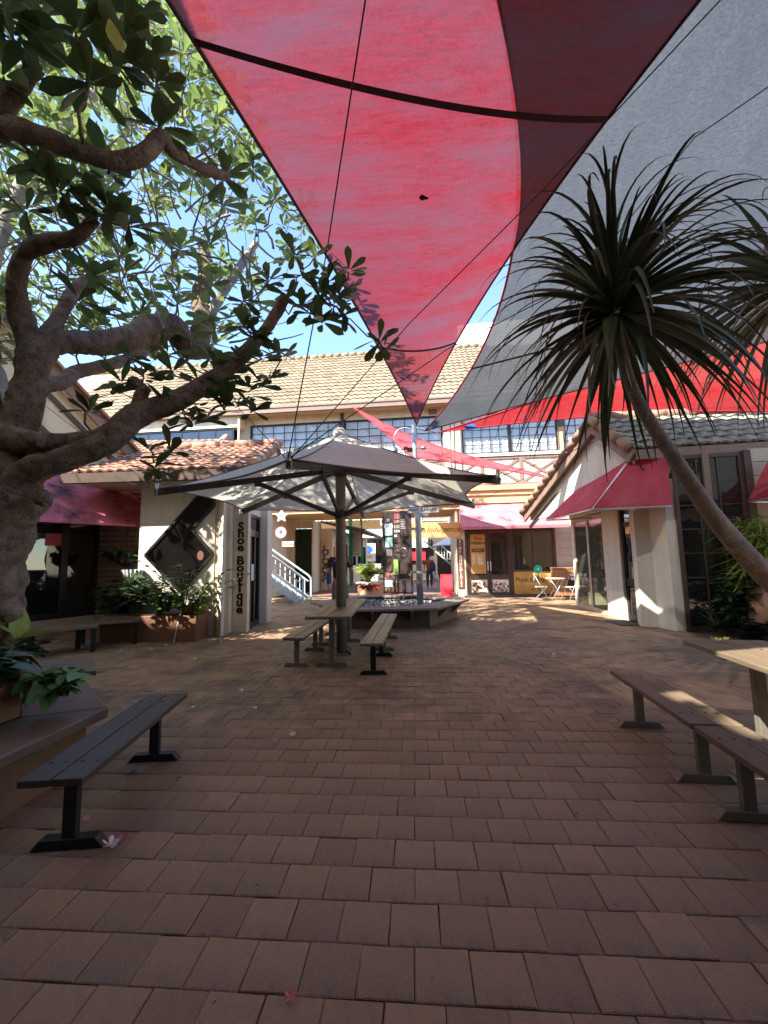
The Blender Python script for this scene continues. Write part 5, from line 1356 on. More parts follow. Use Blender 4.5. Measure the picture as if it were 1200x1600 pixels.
t.prism([(.07 * math.cos(k * .785), -.02, .02 + .08 * math.sin(k * .785)) for k in range(8)], (0, .002, 0)); t.build('lettering', 'plum', rsn)
b = MB(); b.tube([(0, 0, .23), (0, 0, .35)], .008, 5); b.tube([(0, 0, -.23), (.1, 0, -.32)], .008, 5); b.build('chain', 'dark_frame', rsn)
ss = thing('hanging_sign', 'small cream plaque hanging below the round pink sign', 'sign', at(450, 850, 15.9), R(-6))
b = MB(); b.box(-.23, .23, -.012, .012, -.1, .1); b.build('board', 'star_cream', ss, bevel=.004)
t = MB(); put_text(t, 'Boutique', .12, (0, -.015, 0), shear=.3); t.build('lettering', 'letter_brown', ss)
b = MB(); b.tube([(-.15, 0, .1), (-.15, 0, .22)], .006, 5); b.tube([(.15, 0, .1), (.15, 0, .22)], .006, 5); b.build('chain', 'dark_frame', ss)
# planter boxes by the passage
fpl = thing('planter_box', 'orange planter box behind the umbrella table with flowers on it', 'planter', (-.35, 15.6, 0), R(35))
b = MB(); b.box(-.55, .75, -.4, .4, 0, .58); b.build('box', 'planter_orange', fpl); b = MB(); b.box(-.6, .8, -.45, .45, .58, .64); b.build('coping', 'concrete', fpl)
for k, (px, py) in enumerate(((588, 888), (585, 902))):
    o = thing('card_stand', ['white card stand upright behind the orange planter', 'white card stand leaning low on the orange planter'][k], 'sign', at(px, py, 16.2) - Vector((0, 0, .13)), R(-10))
    b = MB(); b.hexa([(-.14, -.10, 0), (.14, -.10, 0), (.14, -.08, 0), (-.14, -.08, 0), (-.10, .02, .30), (.18, .02, .30), (.18, .04, .30), (-.10, .04, .30)]); b.build('card', 'white_paint', o)
    b = MB(); b.bar((0, .02, .2), (0, .14, 0), .02, .02); b.build('prop', 'dark_frame', o)
# ------------------------------------------------------------------ people (body grown from a joint skeleton)
def skin_mesh(name, joints, links, m, parent, sub=2, smooth=True):
    names = list(joints); idx = {k: i for i, k in enumerate(names)}
    me = bpy.data.meshes.new(name)
    me.from_pydata([joints[k][0] for k in names], [(idx[a], idx[c]) for a, c in links], [])
    o = bpy.data.objects.new(name, me); COL.objects.link(o); o.parent = parent
    md = o.modifiers.new('skin', 'SKIN'); md.use_smooth_shade = True
    if not me.skin_vertices: me.skin_vertices.new()
    for i, k in enumerate(names):
        r_ = joints[k][1]; me.skin_vertices[0].data[i].radius = r_ if isinstance(r_, tuple) else (r_, r_)
    me.skin_vertices[0].data[0].use_root = True
    ss = o.modifiers.new('subdiv', 'SUBSURF'); ss.levels = sub; ss.render_levels = sub
    me.materials.append(M[m])
    return o
def hand(J, Lk, side, wrist, down=Vector((0, 0, -1)), fwd=Vector((0, 1, 0)), k=1.0):
    w = Vector(wrist); sx = 1 if side == 'r' else -1
    J['palm' + side] = (w + down * .06 * k, (.020 * k, .034 * k)); Lk.append(('wri' + side, 'palm' + side))
    for i, (off, ln) in enumerate(((-.027, .068), (-.009, .078), (.010, .074), (.027, .058))):
        b_ = w + down * .085 * k + fwd * off * k
        J[f'f{i}a{side}'] = (b_, .010 * k); J[f'f{i}b{side}'] = (b_ + down * ln * .55 * k + Vector((-sx * .012, 0, 0)) * k, .009 * k); J[f'f{i}c{side}'] = (b_ + down * ln * k + Vector((-sx * .032, 0, 0)) * k, .007 * k)
        Lk += [('palm' + side, f'f{i}a{side}'), (f'f{i}a{side}', f'f{i}b{side}'), (f'f{i}b{side}', f'f{i}c{side}')]
    t0 = w + down * .03 * k + fwd * .03 * k
    J['ta' + side] = (t0, .011 * k); J['tb' + side] = (t0 + down * .035 * k + fwd * .025 * k, .010 * k); J['tc' + side] = (t0 + down * .065 * k + fwd * .03 * k, .008 * k)
    Lk += [('palm' + side, 'ta' + side), ('ta' + side, 'tb' + side), ('tb' + side, 'tc' + side)]
def person(label, loc_, rz, h, shirt, legs, long_legs, stride=0.0, hair_long=False):
    o = thing('person', label, 'person', loc_, rz)
    k = h / 1.80
    V = lambda x, y, z: Vector((x, y, z)) * k
    J = {'pelvis': (V(0, 0, .95), (.15 * k, .11 * k)), 'waist': (V(0, 0, 1.10), (.14 * k, .10 * k)), 'chest': (V(0, .0, 1.32), (.165 * k, .115 * k)),
         'neckb': (V(0, -.01, 1.49), .06 * k), 'neckt': (V(0, .01, 1.57), .055 * k), 'headm': (V(0, .02, 1.66), (.078 * k, .092 * k)), 'headt': (V(0, .01, 1.74), (.066 * k, .080 * k))}
    Lk = [('pelvis', 'waist'), ('waist', 'chest'), ('chest', 'neckb'), ('neckb', 'neckt'), ('neckt', 'headm'), ('headm', 'headt')]
    for s, sx in (('l', -1), ('r', 1)):
        st_ = stride * sx
        J['hip' + s] = (V(sx * .10, 0, .88), .095 * k); J['kne' + s] = (V(sx * .11, st_ * .5 + .01, .49), .060 * k); J['cal' + s] = (V(sx * .11, st_ * .75 - .02, .33), .056 * k)
        J['ank' + s] = (V(sx * .11, st_ - .02, .09), .036 * k); J['toe' + s] = (V(sx * .125, st_ + .14, .035), (.035 * k, .030 * k))
        J['sho' + s] = (V(sx * .19, 0, 1.43), .062 * k); J['elb' + s] = (V(sx * .27, -.02, 1.14), .043 * k); J['wri' + s] = (V(sx * .27, .09, .90), .028 * k)
        Lk += [('pelvis', 'hip' + s), ('hip' + s, 'kne' + s), ('kne' + s, 'cal' + s), ('cal' + s, 'ank' + s), ('ank' + s, 'toe' + s), ('chest', 'sho' + s), ('sho' + s, 'elb' + s), ('elb' + s, 'wri' + s)]
        hand(J, Lk, s, J['wri' + s][0], Vector((0, .12, -.99)), Vector((0, .99, .12)), k)
    skin_mesh('body', J, Lk, 'skin', o)
    # clothes follow the same skeleton, a little wider, ending in open hems
    T = {'b': (V(0, 0, .90), (.175 * k, .135 * k)), 'w': (V(0, 0, 1.08), (.165 * k, .125 * k)), 'c': (V(0, 0, 1.32), (.185 * k, .135 * k)), 'n': (V(0, -.01, 1.47), (.09 * k, .075 * k))}
    TL = [('b', 'w'), ('w', 'c'), ('c', 'n')]
    for s, sx in (('l', -1), ('r', 1)):
        T['s' + s] = (V(sx * .195, 0, 1.425), .080 * k); T['e' + s] = (V(sx * .25, -.015, 1.22), .066 * k); TL += [('c', 's' + s), ('s' + s, 'e' + s)]
    skin_mesh('shirt', T, TL, shirt, o)
    P_ = {'b': (V(0, 0, 1.0), (.155 * k, .12 * k)), 'p': (V(0, 0, .90), (.165 * k, .13 * k))}; PL = [('b', 'p')]
    zend = .10 if long_legs else .50
    for s, sx in (('l', -1), ('r', 1)):
        st_ = stride * sx
        P_['h' + s] = (V(sx * .10, 0, .80), .108 * k); P_['k' + s] = (V(sx * .11, st_ * .5, .50), .085 * k); PL += [('p', 'h' + s), ('h' + s, 'k' + s)]
        if long_legs: P_['a' + s] = (V(sx * .11, st_ - .01, .10), .062 * k); PL.append(('k' + s, 'a' + s))
    skin_mesh('trousers' if long_legs else 'shorts', P_, PL, legs, o)
    for s, sx in (('l', -1), ('r', 1)):
        st_ = stride * sx
        b = MB(); c = V(sx * .118, st_ + .05, .045)
        rows = []
        for z, f in ((-.043, 1.0), (-.02, 1.02), (.015, .92), (.04, .6)):
            rows.append([(c.x + .048 * k * f * math.cos(a), c.y + .135 * k * f * math.sin(a), c.z + z * k) for a in [i * math.pi / 6 for i in range(12)]])
        b.grid(rows, True, True); b.poly(rows[-1], True); b.build('shoe', 'dark_frame', o)
        b = MB(); b.prism([(c.x + .05 * k * math.cos(a), c.y + .14 * k * math.sin(a), .002) for a in [i * math.pi / 6 for i in range(12)]], (0, 0, .02 * k)); b.build('shoe_sole', 'white_paint', o)
    # hair and face
    b = MB(); hc = V(0, .005, 1.70); rows = []
    for i in range(8):
        th = math.pi * .62 * i / 7 + .001
        rows.append([(hc.x + .088 * k * math.sin(th) * math.cos(a), hc.y + .105 * k * math.sin(th) * math.sin(a) - .012 * k * i / 7, hc.z + .100 * k * math.cos(th)) for a in [j * math.pi / 8 for j in range(16)] ])
    b.grid(rows, True, True)
    if hair_long: b.tube([V(0, -.07, 1.66), V(0, -.10, 1.55), V(0, -.09, 1.42)], [.075 * k, .07 * k, .04 * k], 10)
    b.build('hair', 'hair', o)
    b = MB()
    for sx in (-1, 1):
        b.obox(V(sx * .088, .01, 1.655), (.010 * k, 0, 0), (0, .018 * k, 0), (0, 0, .030 * k))
    b.prism([V(-.014, .108, 1.635), V(.014, .108, 1.635), V(0, .10, 1.68)], (0, .018 * k, 0)); b.build('ears_and_nose', 'skin', o)
    b = MB()
    for sx in (-1, 1): b.obox(V(sx * .032, .104, 1.675), (.012 * k, 0, 0), (0, .004 * k, 0), (0, 0, .006 * k))
    b.obox(V(0, .102, 1.605), (.022 * k, 0, 0), (0, .005 * k, 0), (0, 0, .005 * k)); b.build('eyes_and_mouth', 'hair', o)
    return o
p1 = person('man in brown t-shirt and khaki shorts seen from behind the umbrella pole', (-1.06, 9.86, 0), R(4), 1.88, 'shirt_brown', 'khaki', False)
bg_ = thing('shoulder_bag', 'dark blue shoulder bag on the left hip of the man in brown', 'bag', (-1.30, 9.70, 1.06), R(10))
b = MB(); rows = []
for z, f in ((-.16, .8), (-.12, 1), (.10, 1), (.16, .85)): rows.append([(.055 * f * math.cos(a), .045 * f * math.sin(a), z * .75) for a in [i * math.pi / 6 for i in range(12)]])
b.grid(rows, True, True); b.poly(rows[-1]); b.poly(rows[0][::-1]); b.build('pouch', 'blue_bag', bg_)
b = MB(); b.tube([(.02, -.02, .11), (.06, -.06, .28), (.12, -.10, .42)], .014, 6); b.build('strap', 'blue_bag', bg_)
p2 = person('distant walker in rust red shirt and jeans beyond the light pole', (2.20, 20.9, 0), R(-5), 1.66, 'shirt_rust', 'denim', True, stride=.12)
pb = thing('plastic_bag', 'white plastic carrier bag held by the distant walker', 'bag', (2.52, 20.98, .55))
b = MB(); rows = []
for z, f in ((-.20, .5), (-.15, 1), (.02, .95), (.14, .5), (.20, .2), (.30, .16)): rows.append([(.14 * f * math.cos(a) * (1 + .08 * math.sin(3 * a + z * 20)), .10 * f * math.sin(a), z) for a in [i * math.pi / 7 for i in range(14)]])
b.grid(rows, True, True); b.poly(rows[0][::-1]); b.build('bag_body', 'plastic_bag', pb)
b2 = thing('backpack', 'blue backpack slung on the distant walker', 'bag', (2.36, 20.72, 1.05))
b = MB(); rows = []
for z, f in ((-.26, .6), (-.2, 1), (.1, .95), (.2, .6)): rows.append([(.15 * f * math.cos(a), .09 * f * math.sin(a), z) for a in [i * math.pi / 6 for i in range(12)]])
b.grid(rows, True, True); b.poly(rows[-1]); b.poly(rows[0][::-1]); b.build('bag_body', 'blue_bag', b2)
b = MB(); b.tube([(-.05, .08, .18), (-.16, .15, .30), (-.1, .22, .3)], .015, 6); b.build('strap', 'blue_bag', b2)

# ------------------------------------------------------------------ left seating: planter with ledge, low benches
TP = thing('tree_planter', 'terracotta tree planter with grey seat ledge in the left foreground', 'planter', (-3.3, 2.8, 0))
PO = [(-2.36, 1.2), (-2.12, 3.30), (-2.80, 4.02), (-3.9, 4.02), (-4.7, 3.2), (-4.7, 1.2)]
PI_ = [(-2.86, 1.2), (-2.64, 3.12), (-3.02, 3.56), (-3.75, 3.56), (-4.25, 3.0), (-4.25, 1.2)]
for i in range(5):
    j = i + 1
    o_, p_, q_, r_ = Vector((*PO[i], .34)), Vector((*PO[j], .34)), Vector((*PI_[j], .34)), Vector((*PI_[i], .34))
    mid = (o_ + p_ + q_ + r_) / 4; qd = [mid + (v - mid) * .997 for v in (o_, p_, q_, r_)]
    b = MB(); b.prism(qd, (0, 0, .075)); b.build('seat_board', 'ledge', TP, world=True, bevel=.010)
    ctr = Vector((-3.45, 2.6, 0)); a = o_.lerp(r_, .25); c = p_.lerp(q_, .25); a2 = o_.lerp(r_, .4); c2 = p_.lerp(q_, .4)
    for v in (a, c, a2, c2): v.z = 0
    b = MB(); b.prism([a, c, c2, a2], (0, 0, .34)); b.build('plinth', 'terracotta', TP, world=True)
    a = Vector((*PI_[i], .415)); c = Vector((*PI_[j], .415)); n_ = (ctr - (a + c) / 2); n_.z = 0; n_.normalize()
    b = MB(); b.prism([a, c, c + n_ * .09, a + n_ * .09], (0, 0, .27)); b.build('planter_wall', 'terracotta', TP, world=True, bevel=.015)
b = MB(); b.poly([(x, y, .62) for x, y in PI_]); b.build('soil', 'soil', TP, world=True)
def low_bench(label, A, B, w, z, m, legs, inward):
    A, B, w_ = Vector(A), Vector(B), Vector(inward).normalized() * w
    o = thing('low_bench', label, 'bench', (A + B) / 2, 0, 'brown seats at the left')
    for k in range(2):
        a = A + w_ * (k * .5 + .004); c = B + w_ * (k * .5 + .004); d = w_ * .492
        b = MB(); pts = [a, c, c + d, a + d]
        if (c - a).cross(d).z < 0: pts = pts[::-1]
        b.prism([(p.x, p.y, z - .05) for p in pts], (0, 0, .05)); b.build('plank', m, o, world=True, bevel=.006)
    dd = (B - A).normalized()
    for f in legs:
        for q in (.12, .88):
            p = A.lerp(B, f) + w_ * q
            b = MB(); b.obox((p.x, p.y, (z - .05) / 2), dd * .035, Vector((-dd.y, dd.x, 0)) * .035, (0, 0, (z - .05) / 2)); b.build('leg', 'bench_frame_dark', o, world=True)
    return o
low_bench('brown low bench just behind the grey planter ledge', (-2.95, 4.37, 0), (-4.1, 3.9 + .25, 0), .8, .42, 'bench_red', (.12, .9), (-.58, .78, 0))
low_bench('brown bench under the dark shop window, middle of three', (-4.95, 7.3, 0), (-5.75, 6.75, 0), .55, .45, 'bench_red', (.06, .94), (-.55, .83, 0))
low_bench('brown bench under the dark shop window nearest the tree trunk', (-5.76, 6.72, 0), (-6.6, 6.15, 0), .55, .45, 'bench_red', (.06, .94), (-.55, .83, 0))
low_bench('brown bench beside the corrugated wall, farthest of three', (-4.62, 7.95, 0), (-5.5, 7.5, 0), .6, .45, 'bench_red', (.06, .94), (-.45, .89, 0))

# ------------------------------------------------------------------ leaves and plants
def leaf_mb(L, W, shape='obovate', fold=.12, droop=.15, n=5):
    """one leaf along +X, a folded blade with a curved midrib"""
    b = MB(); top = []; mid = []; bot = []
    for i in range(n + 1):
        t = i / n
        if shape == 'obovate': w = W / 2 * (.10 + .90 * min(1, t / .66) ** .85) * (1 if t < .66 else math.sqrt(max(0, 1 - ((t - .66) / .345) ** 2)))
        elif shape == 'heart': w = W / 2 * (math.sin(math.pi * (t * .9 + .1) ** .62)) ** .8 if t < 1 else 0
        elif shape == 'strap': w = W / 2 * (1 - t ** 3) * (.75 + .25 * min(1, t * 6))
        else: w = W / 2 * math.sin(math.pi * (t * .96 + .03) ** .8)
        if t >= 1: w = 0.002
        if i == 0: w = max(w, W * .06)
        x = L * t; z = -droop * L * t * t
        mid.append((x, 0, z - fold * w)); top.append((x, w, z)); bot.append((x, -w, z))
    b.grid([bot, mid, top], True)
    return b
LEAFV = [leaf_mb(1, .36, 'obovate', .25, d, 6) for d in (.05, .15, .28)] + [leaf_mb(1, .31, 'obovate', .3, .1, 6), leaf_mb(1, .40, 'obovate', .15, .2, 6)]
HEARTV = [leaf_mb(1, .72, 'heart', .2, d) for d in (.1, .3, .5)]
LANCEV = [leaf_mb(1, .24, 'lance', .25, d) for d in (.1, .3, .5)]
OVALV = [leaf_mb(1, .48, 'lance', .25, d) for d in (.1, .25, .4)]
STRAPV = [leaf_mb(1, .07, 'strap', .5, d, 8) for d in (.25, .55, .9)]
def frame(dirv, up=Vector((0, 0, 1)), roll=0.0):
    x = Vector(dirv).normalized(); y = Vector(up).cross(x)
    if y.length < 1e-3: y = Vector((0, 1, 0))
    y.normalize(); z = x.cross(y)
    return Matrix((x, y, z)).transposed() @ Matrix.Rotation(roll, 3, 'X')
def M4(p, rot, s):
    X = rot.to_4x4() @ Matrix.Scale(s, 4); X.translation = p; return X
def put_leaves(parent, lst, variants, m, keep=300, name='leaf', mfun=None):
    """lst of (matrix, variant); the leaves that show largest are single parts, the rest one part"""
    Mi = parent.matrix_basis.inverted()
    sc = []
    for X, v in lst:
        px, py, w = pix(X.translation); s = X.col[0].to_3d().length
        sc.append((s / w if (w > .3 and -40 < px < 1240 and -60 < py < 1640) else 0, X, v))
    sc.sort(key=lambda q: -q[0])
    ms = [q.mesh(name, m) for q in variants]
    rest_ = MB()
    for k, (s, X, v) in enumerate(sc):
        if k < keep and s > .012: inst(name, ms[v], parent, Mi @ X)
        else: rest_.add(variants[v], Mi @ X)
    if rest_.v: rest_.build('leaves', m, parent, kind='stuff')
def bush(name, label, base, spread, h, n, variants, L, m, seed, cat='plant', stems=6, keep=60, up=.5, group=None, pot=None, lean=Vector((0, 0, 0)), droop=0.0):
    r = random.Random(seed); base = Vector(base)
    o = thing(name, label, cat, base, 0, group)
    st = MB(); lst = []
    tips = []
    for k in range(stems):
        a = r.uniform(0, 6.283); q = r.uniform(.2, 1) ** .5
        tip = base + Vector((spread[0] * q * math.cos(a), spread[1] * q * math.sin(a), h * r.uniform(.55, 1.05))) + lean
        st.tube([base + Vector((r.uniform(-.05, .05), r.uniform(-.05, .05), 0)), base.lerp(tip, .5) + Vector((0, 0, h * .12)), tip], [.010, .008, .004], 5)
        tips.append(tip)
    st.build('stems', 'stem', o, world=True)
    for k in range(n):
        tip = r.choice(tips); f = r.uniform(.3, 1.0)
        p = base.lerp(tip, f) + Vector((0, 0, h * .12 * 4 * f * (1 - f))) + Vector((r.gauss(0, .04), r.gauss(0, .04), r.gauss(0, .03)))
        a = r.uniform(0, 6.283); d = Vector((math.cos(a), math.sin(a), r.uniform(-.3, .9) * up - droop))
        lst.append((M4(p, frame(d, roll=r.uniform(-.5, .5)), L * r.uniform(.65, 1.2)), r.randrange(len(variants))))
    put_leaves(o, lst, variants, m, keep)
    return o
def zz_plant(label, base, n, Ls, seed, m='leaf_dark'):
    r = random.Random(seed); base = Vector(base); o = thing('zz_plant', label, 'plant', base)
    st = MB(); lst = []
    for k in range(n):
        a = r.uniform(-2.6, .9); e = r.uniform(.5, 1.35); d = Vector((math.cos(a) * math.cos(e), math.sin(a) * math.cos(e), math.sin(e))); L = Ls * r.uniform(.7, 1.15)
        P = [base + d * L * t + Vector((math.cos(a), math.sin(a), -.6)) * (.28 * L * t * t) for t in [i / 8 for i in range(9)]]
        st.tube(P, [.014 - .0012 * i for i in range(9)], 5)
        for i in range(2, 9):
            t = (P[i] - P[i - 1]).normalized(); sd = t.cross(Vector((0, 0, 1))).normalized()
            for s_ in (-1, 1): lst.append((M4(P[i], frame(t * .6 + sd * s_ + Vector((0, 0, .15)), roll=r.uniform(-.3, .3)), .15 * r.uniform(.8, 1.1)), r.randrange(3)))
    st.build('stems', 'stem', o, world=True)
    put_leaves(o, lst, OVALV, m, 150)
    return o

# ---- planter along the shoe boutique
sp = thing('planter_box', 'long dark brown planter box under the black diamond window', 'planter', (-4.55, 8.35, 0), R(-3))
b = MB(); b.box(-.95, .95, -.22, .28, 0, .48); b.build('box', 'terracotta', sp, bevel=.012); b = MB(); b.box(-.90, .90, -.17, .23, .482, .50); b.build('soil', 'soil', sp)
zz_plant('dark glossy fern-like plant arching in front of the diamond window', (-4.0, 8.42, .5), 22, 1.15, 11)
zz_plant('second arching dark plant under the raking window strip', (-4.45, 8.35, .5), 12, .95, 12)
bush('leafy_shrub', 'dense dark leafy shrub at the left end of long planter', (-4.95, 8.3, .48), (.55, .3, 0), .75, 420, OVALV, .17, 'leaf_dark', 21, keep=120, stems=14)
bush('leafy_shrub', 'dark spreading foliage beside the brown benches', (-5.5, 8.7, .1), (.6, .4, 0), .95, 420, OVALV, .18, 'leaf_dark', 22, keep=100, stems=14)
bush('trailing_plant', 'yellow-green trailing plant spilling over the planter end', (-3.72, 8.28, .62), (.26, .2, 0), .25, 330, OVALV, .11, 'leaf_lime', 23, keep=100, stems=10, droop=.5, lean=Vector((0, -.08, -.22)))
bush('trailing_plant', 'olive low plant in the middle of the long planter', (-4.25, 8.2, .55), (.35, .2, 0), .3, 280, OVALV, .11, 'leaf_mid', 24, keep=80, stems=10, droop=.3)
hb = thing('hanging_basket', 'hanging basket with dark foliage against the corrugated wall', 'planter', (-5.75, 9.3, 1.62))
b = MB(); b.lathe([(.05, -.2), (.2, -.12), (.24, 0), (.23, .01)], n=14); b.build('basket', 'bench_frame_dark', hb)
b = MB()
for k in range(3): b.tube([(.22 * math.cos(k * 2.1), .22 * math.sin(k * 2.1), 0), (0, 0, .7)], .006, 5)
b.build('hanger_wires', 'cable', hb)
bush('hanging_plant', 'dark foliage spilling from the basket on the corrugated wall', (-5.75, 9.3, 1.66), (.5, .3, 0), .22, 340, OVALV, .17, 'leaf_dark', 25, keep=90, stems=12, droop=.7, lean=Vector((0, -.05, -.12)))
wb = thing('wall_basket', 'fluted pale wall basket beside the black diamond window', 'planter', (-5.18, 8.62, 1.28))
b = MB(); b.lathe([(.04, -.22), (.14, -.08), (.19, .06), (.20, .08)], n=14); b.build('bowl', 'silver_bracket', wb)
for k in range(9):
    a = R(180 + k * 22); b = MB(); b.tube([(.05 * math.cos(a), .05 * math.sin(a), -.21), (.15 * math.cos(a), .15 * math.sin(a), -.08), (.205 * math.cos(a), .205 * math.sin(a), .08)], .014, 5); b.build('flute', 'white_paint', wb)
stk = thing('plant_stake', 'pale timber stake leaning against the long planter', 'stake', (-3.98, 8.05, 0)); b = MB(); b.tube([(-.03, 0, 0), (.05, .1, .62)], .012, 6); b.build('stick', 'star_cream', stk)
# ---- pothos in the tree planter
bush('pothos', 'big leaved pothos trailing over the tree planter wall', (-2.84, 2.85, .6), (.38, .5, 0), .34, 210, HEARTV, .17, 'leaf_dark', 31, keep=200, stems=14, droop=.2)
bush('pothos', 'bright green pothos cluster hanging over the grey ledge', (-2.50, 3.10, .60), (.24, .2, 0), .22, 80, HEARTV, .15, 'leaf_mid', 32, keep=80, stems=8, droop=.35, lean=Vector((.06, .05, -.06)))
bush('young_plant', 'young plant with upright pale leaves behind the pothos', (-2.75, 3.30, .6), (.10, .1, 0), .38, 9, OVALV, .24, 'leaf_lime', 33, keep=9, stems=3, up=1.6)
# ---- flowers behind the picnic table
bush('flowering_plant', 'green and white leafed plant on the orange planter', (-.62, 15.3, .60), (.5, .35, 0), .75, 420, LANCEV, .26, 'leaf_lime', 41, keep=80, stems=12)
bush('flowering_plant', 'red leafed plants along the orange planter edge', (-.55, 14.85, .35), (.55, .25, 0), .30, 200, LANCEV, .24, 'leaf_red', 42, keep=60, stems=10)
# ---- garden on the right
gw = thing('garden_wall', 'orange brown rendered garden bed wall at right edge', 'wall', (6.95, 6.85, 0), R(-20))
b = MB(); b.box(-.35, 2.2, -.15, .05, 0, .62); b.build('panel', 'terracotta', gw, bevel=.02)
b = MB(); b.box(-.35, -.2, .05, .9, 0, .62); b.build('panel', 'terracotta', gw, bevel=.02)
gs = thing('garden_bed', 'planted soil bed in front of the dark glazing', 'garden bed', (7.3, 7.4, 0), R(-11)); b = MB(); b.box(-1.2, 2.2, -.3, .45, 0, .10); b.build('soil', 'soil', gs)
ppot = thing('plant_pot', 'tall brown clay pot half hidden by garden plants', 'pot', (6.62, 7.45, .1)); b = MB(); b.lathe([(.16, 0), (.27, .25), (.29, .50), (.22, .72), (.24, .80), (.20, .80), (.18, .72)], n=18); b.build('body', 'planter_orange', ppot)
def strappy(name, label, base, n, L, seed, m, variants=STRAPV, keep=80, emin=.1, emax=1.3):
    r = random.Random(seed); o = thing(name, label, 'plant', base); lst = []
    for k in range(n):
        a = r.uniform(0, 6.283); e = r.uniform(emin, emax)
        lst.append((M4(Vector(base) + Vector((r.gauss(0, .03), r.gauss(0, .03), .02)), frame((math.cos(a) * math.cos(e), math.sin(a) * math.cos(e), math.sin(e))), L * r.uniform(.7, 1.15)), r.randrange(len(variants))))
    put_leaves(o, lst, variants, m, keep); return o
strappy('strappy_plant', 'dark strappy plant at the base of the dark glazing', (5.95, 7.65, .1), 40, .50, 51, 'leaf_dark')
bush('leafy_shrub', 'dark shrub in the garden bed in front of brown pot', (6.3, 7.5, .1), (.42, .3, 0), .95, 460, OVALV, .17, 'leaf_dark', 52, keep=120, stems=14)
bush('purple_plant', 'low dark purple plant beside the garden bed wall', (6.32, 7.15, .02), (.36, .22, 0), .30, 200, OVALV, .15, 'leaf_purple', 53, keep=80, stems=12)
bush('leafy_shrub', 'bright green heart leaved climber under the leaning trunk', (6.70, 7.55, .4), (.42, .25, 0), .95, 150, HEARTV, .20, 'leaf_mid', 54, keep=120, stems=12)
bush('leafy_shrub', 'light green ground cover spilling over garden wall at right', (7.25, 7.15, .5), (.6, .3, 0), .45, 300, OVALV, .14, 'leaf_mid', 55, keep=100, stems=14)
bush('bamboo_palm', 'yellow-green feathery bamboo palm in front of the glazing', (6.45, 7.58, .1), (.42, .22, 0), 2.3, 420, [leaf_mb(1, .10, 'lance', .3, d) for d in (.2, .5, .9)], .34, 'leaf_lime', 56, keep=160, stems=10, up=.8)
bush('bamboo_palm', 'sunlit feathery clump at the right edge behind trunk', (6.9, 7.35, .4), (.5, .22, 0), 1.6, 480, [leaf_mb(1, .09, 'lance', .3, d) for d in (.2, .5, .9)], .34, 'leaf_lime', 57, keep=160, stems=12, up=.8)
bush('window_plant', 'leafy indoor plant behind the corner shop window', (5.95, 11.2, .05), (.25, .8, 0), 2.0, 520, OVALV, .17, 'leaf_lime', 58, keep=80, stems=14)
# ------------------------------------------------------------------ the frangipani on the left
FT = thing('frangipani_tree', 'gnarled frangipani tree with thick bare limbs on the left', 'tree', (-3.15, 3.35, 0))
def limb_path(pts):
    """measured limb stations (px, py, Y, px width) -> smooth world path with radii"""
    P = [at(x, y, Y) for x, y, Y, w in pts]; W = [w * Y / FPX / 2.15 for x, y, Y, w in pts]
    out = []; rad = []
    n = len(P)
    for i in range(n - 1):
        p0, p1, p2, p3 = P[max(0, i - 1)], P[i], P[i + 1], P[min(n - 1, i + 2)]
        for s in range(12):
            t = s / 12
            q = 0.5 * ((2 * p1) + (p2 - p0) * t + (2 * p0 - 5 * p1 + 4 * p2 - p3) * t * t + (-p0 + 3 * p1 - 3 * p2 + p3) * t ** 3)
            t2 = t * t * (3 - 2 * t); out.append(q); rad.append((W[i] * (1 - t2) + W[i + 1] * t2) * (1 + rng.uniform(-.025, .015)))
    out.append(P[-1]); rad.append(W[-1])
    return out, rad
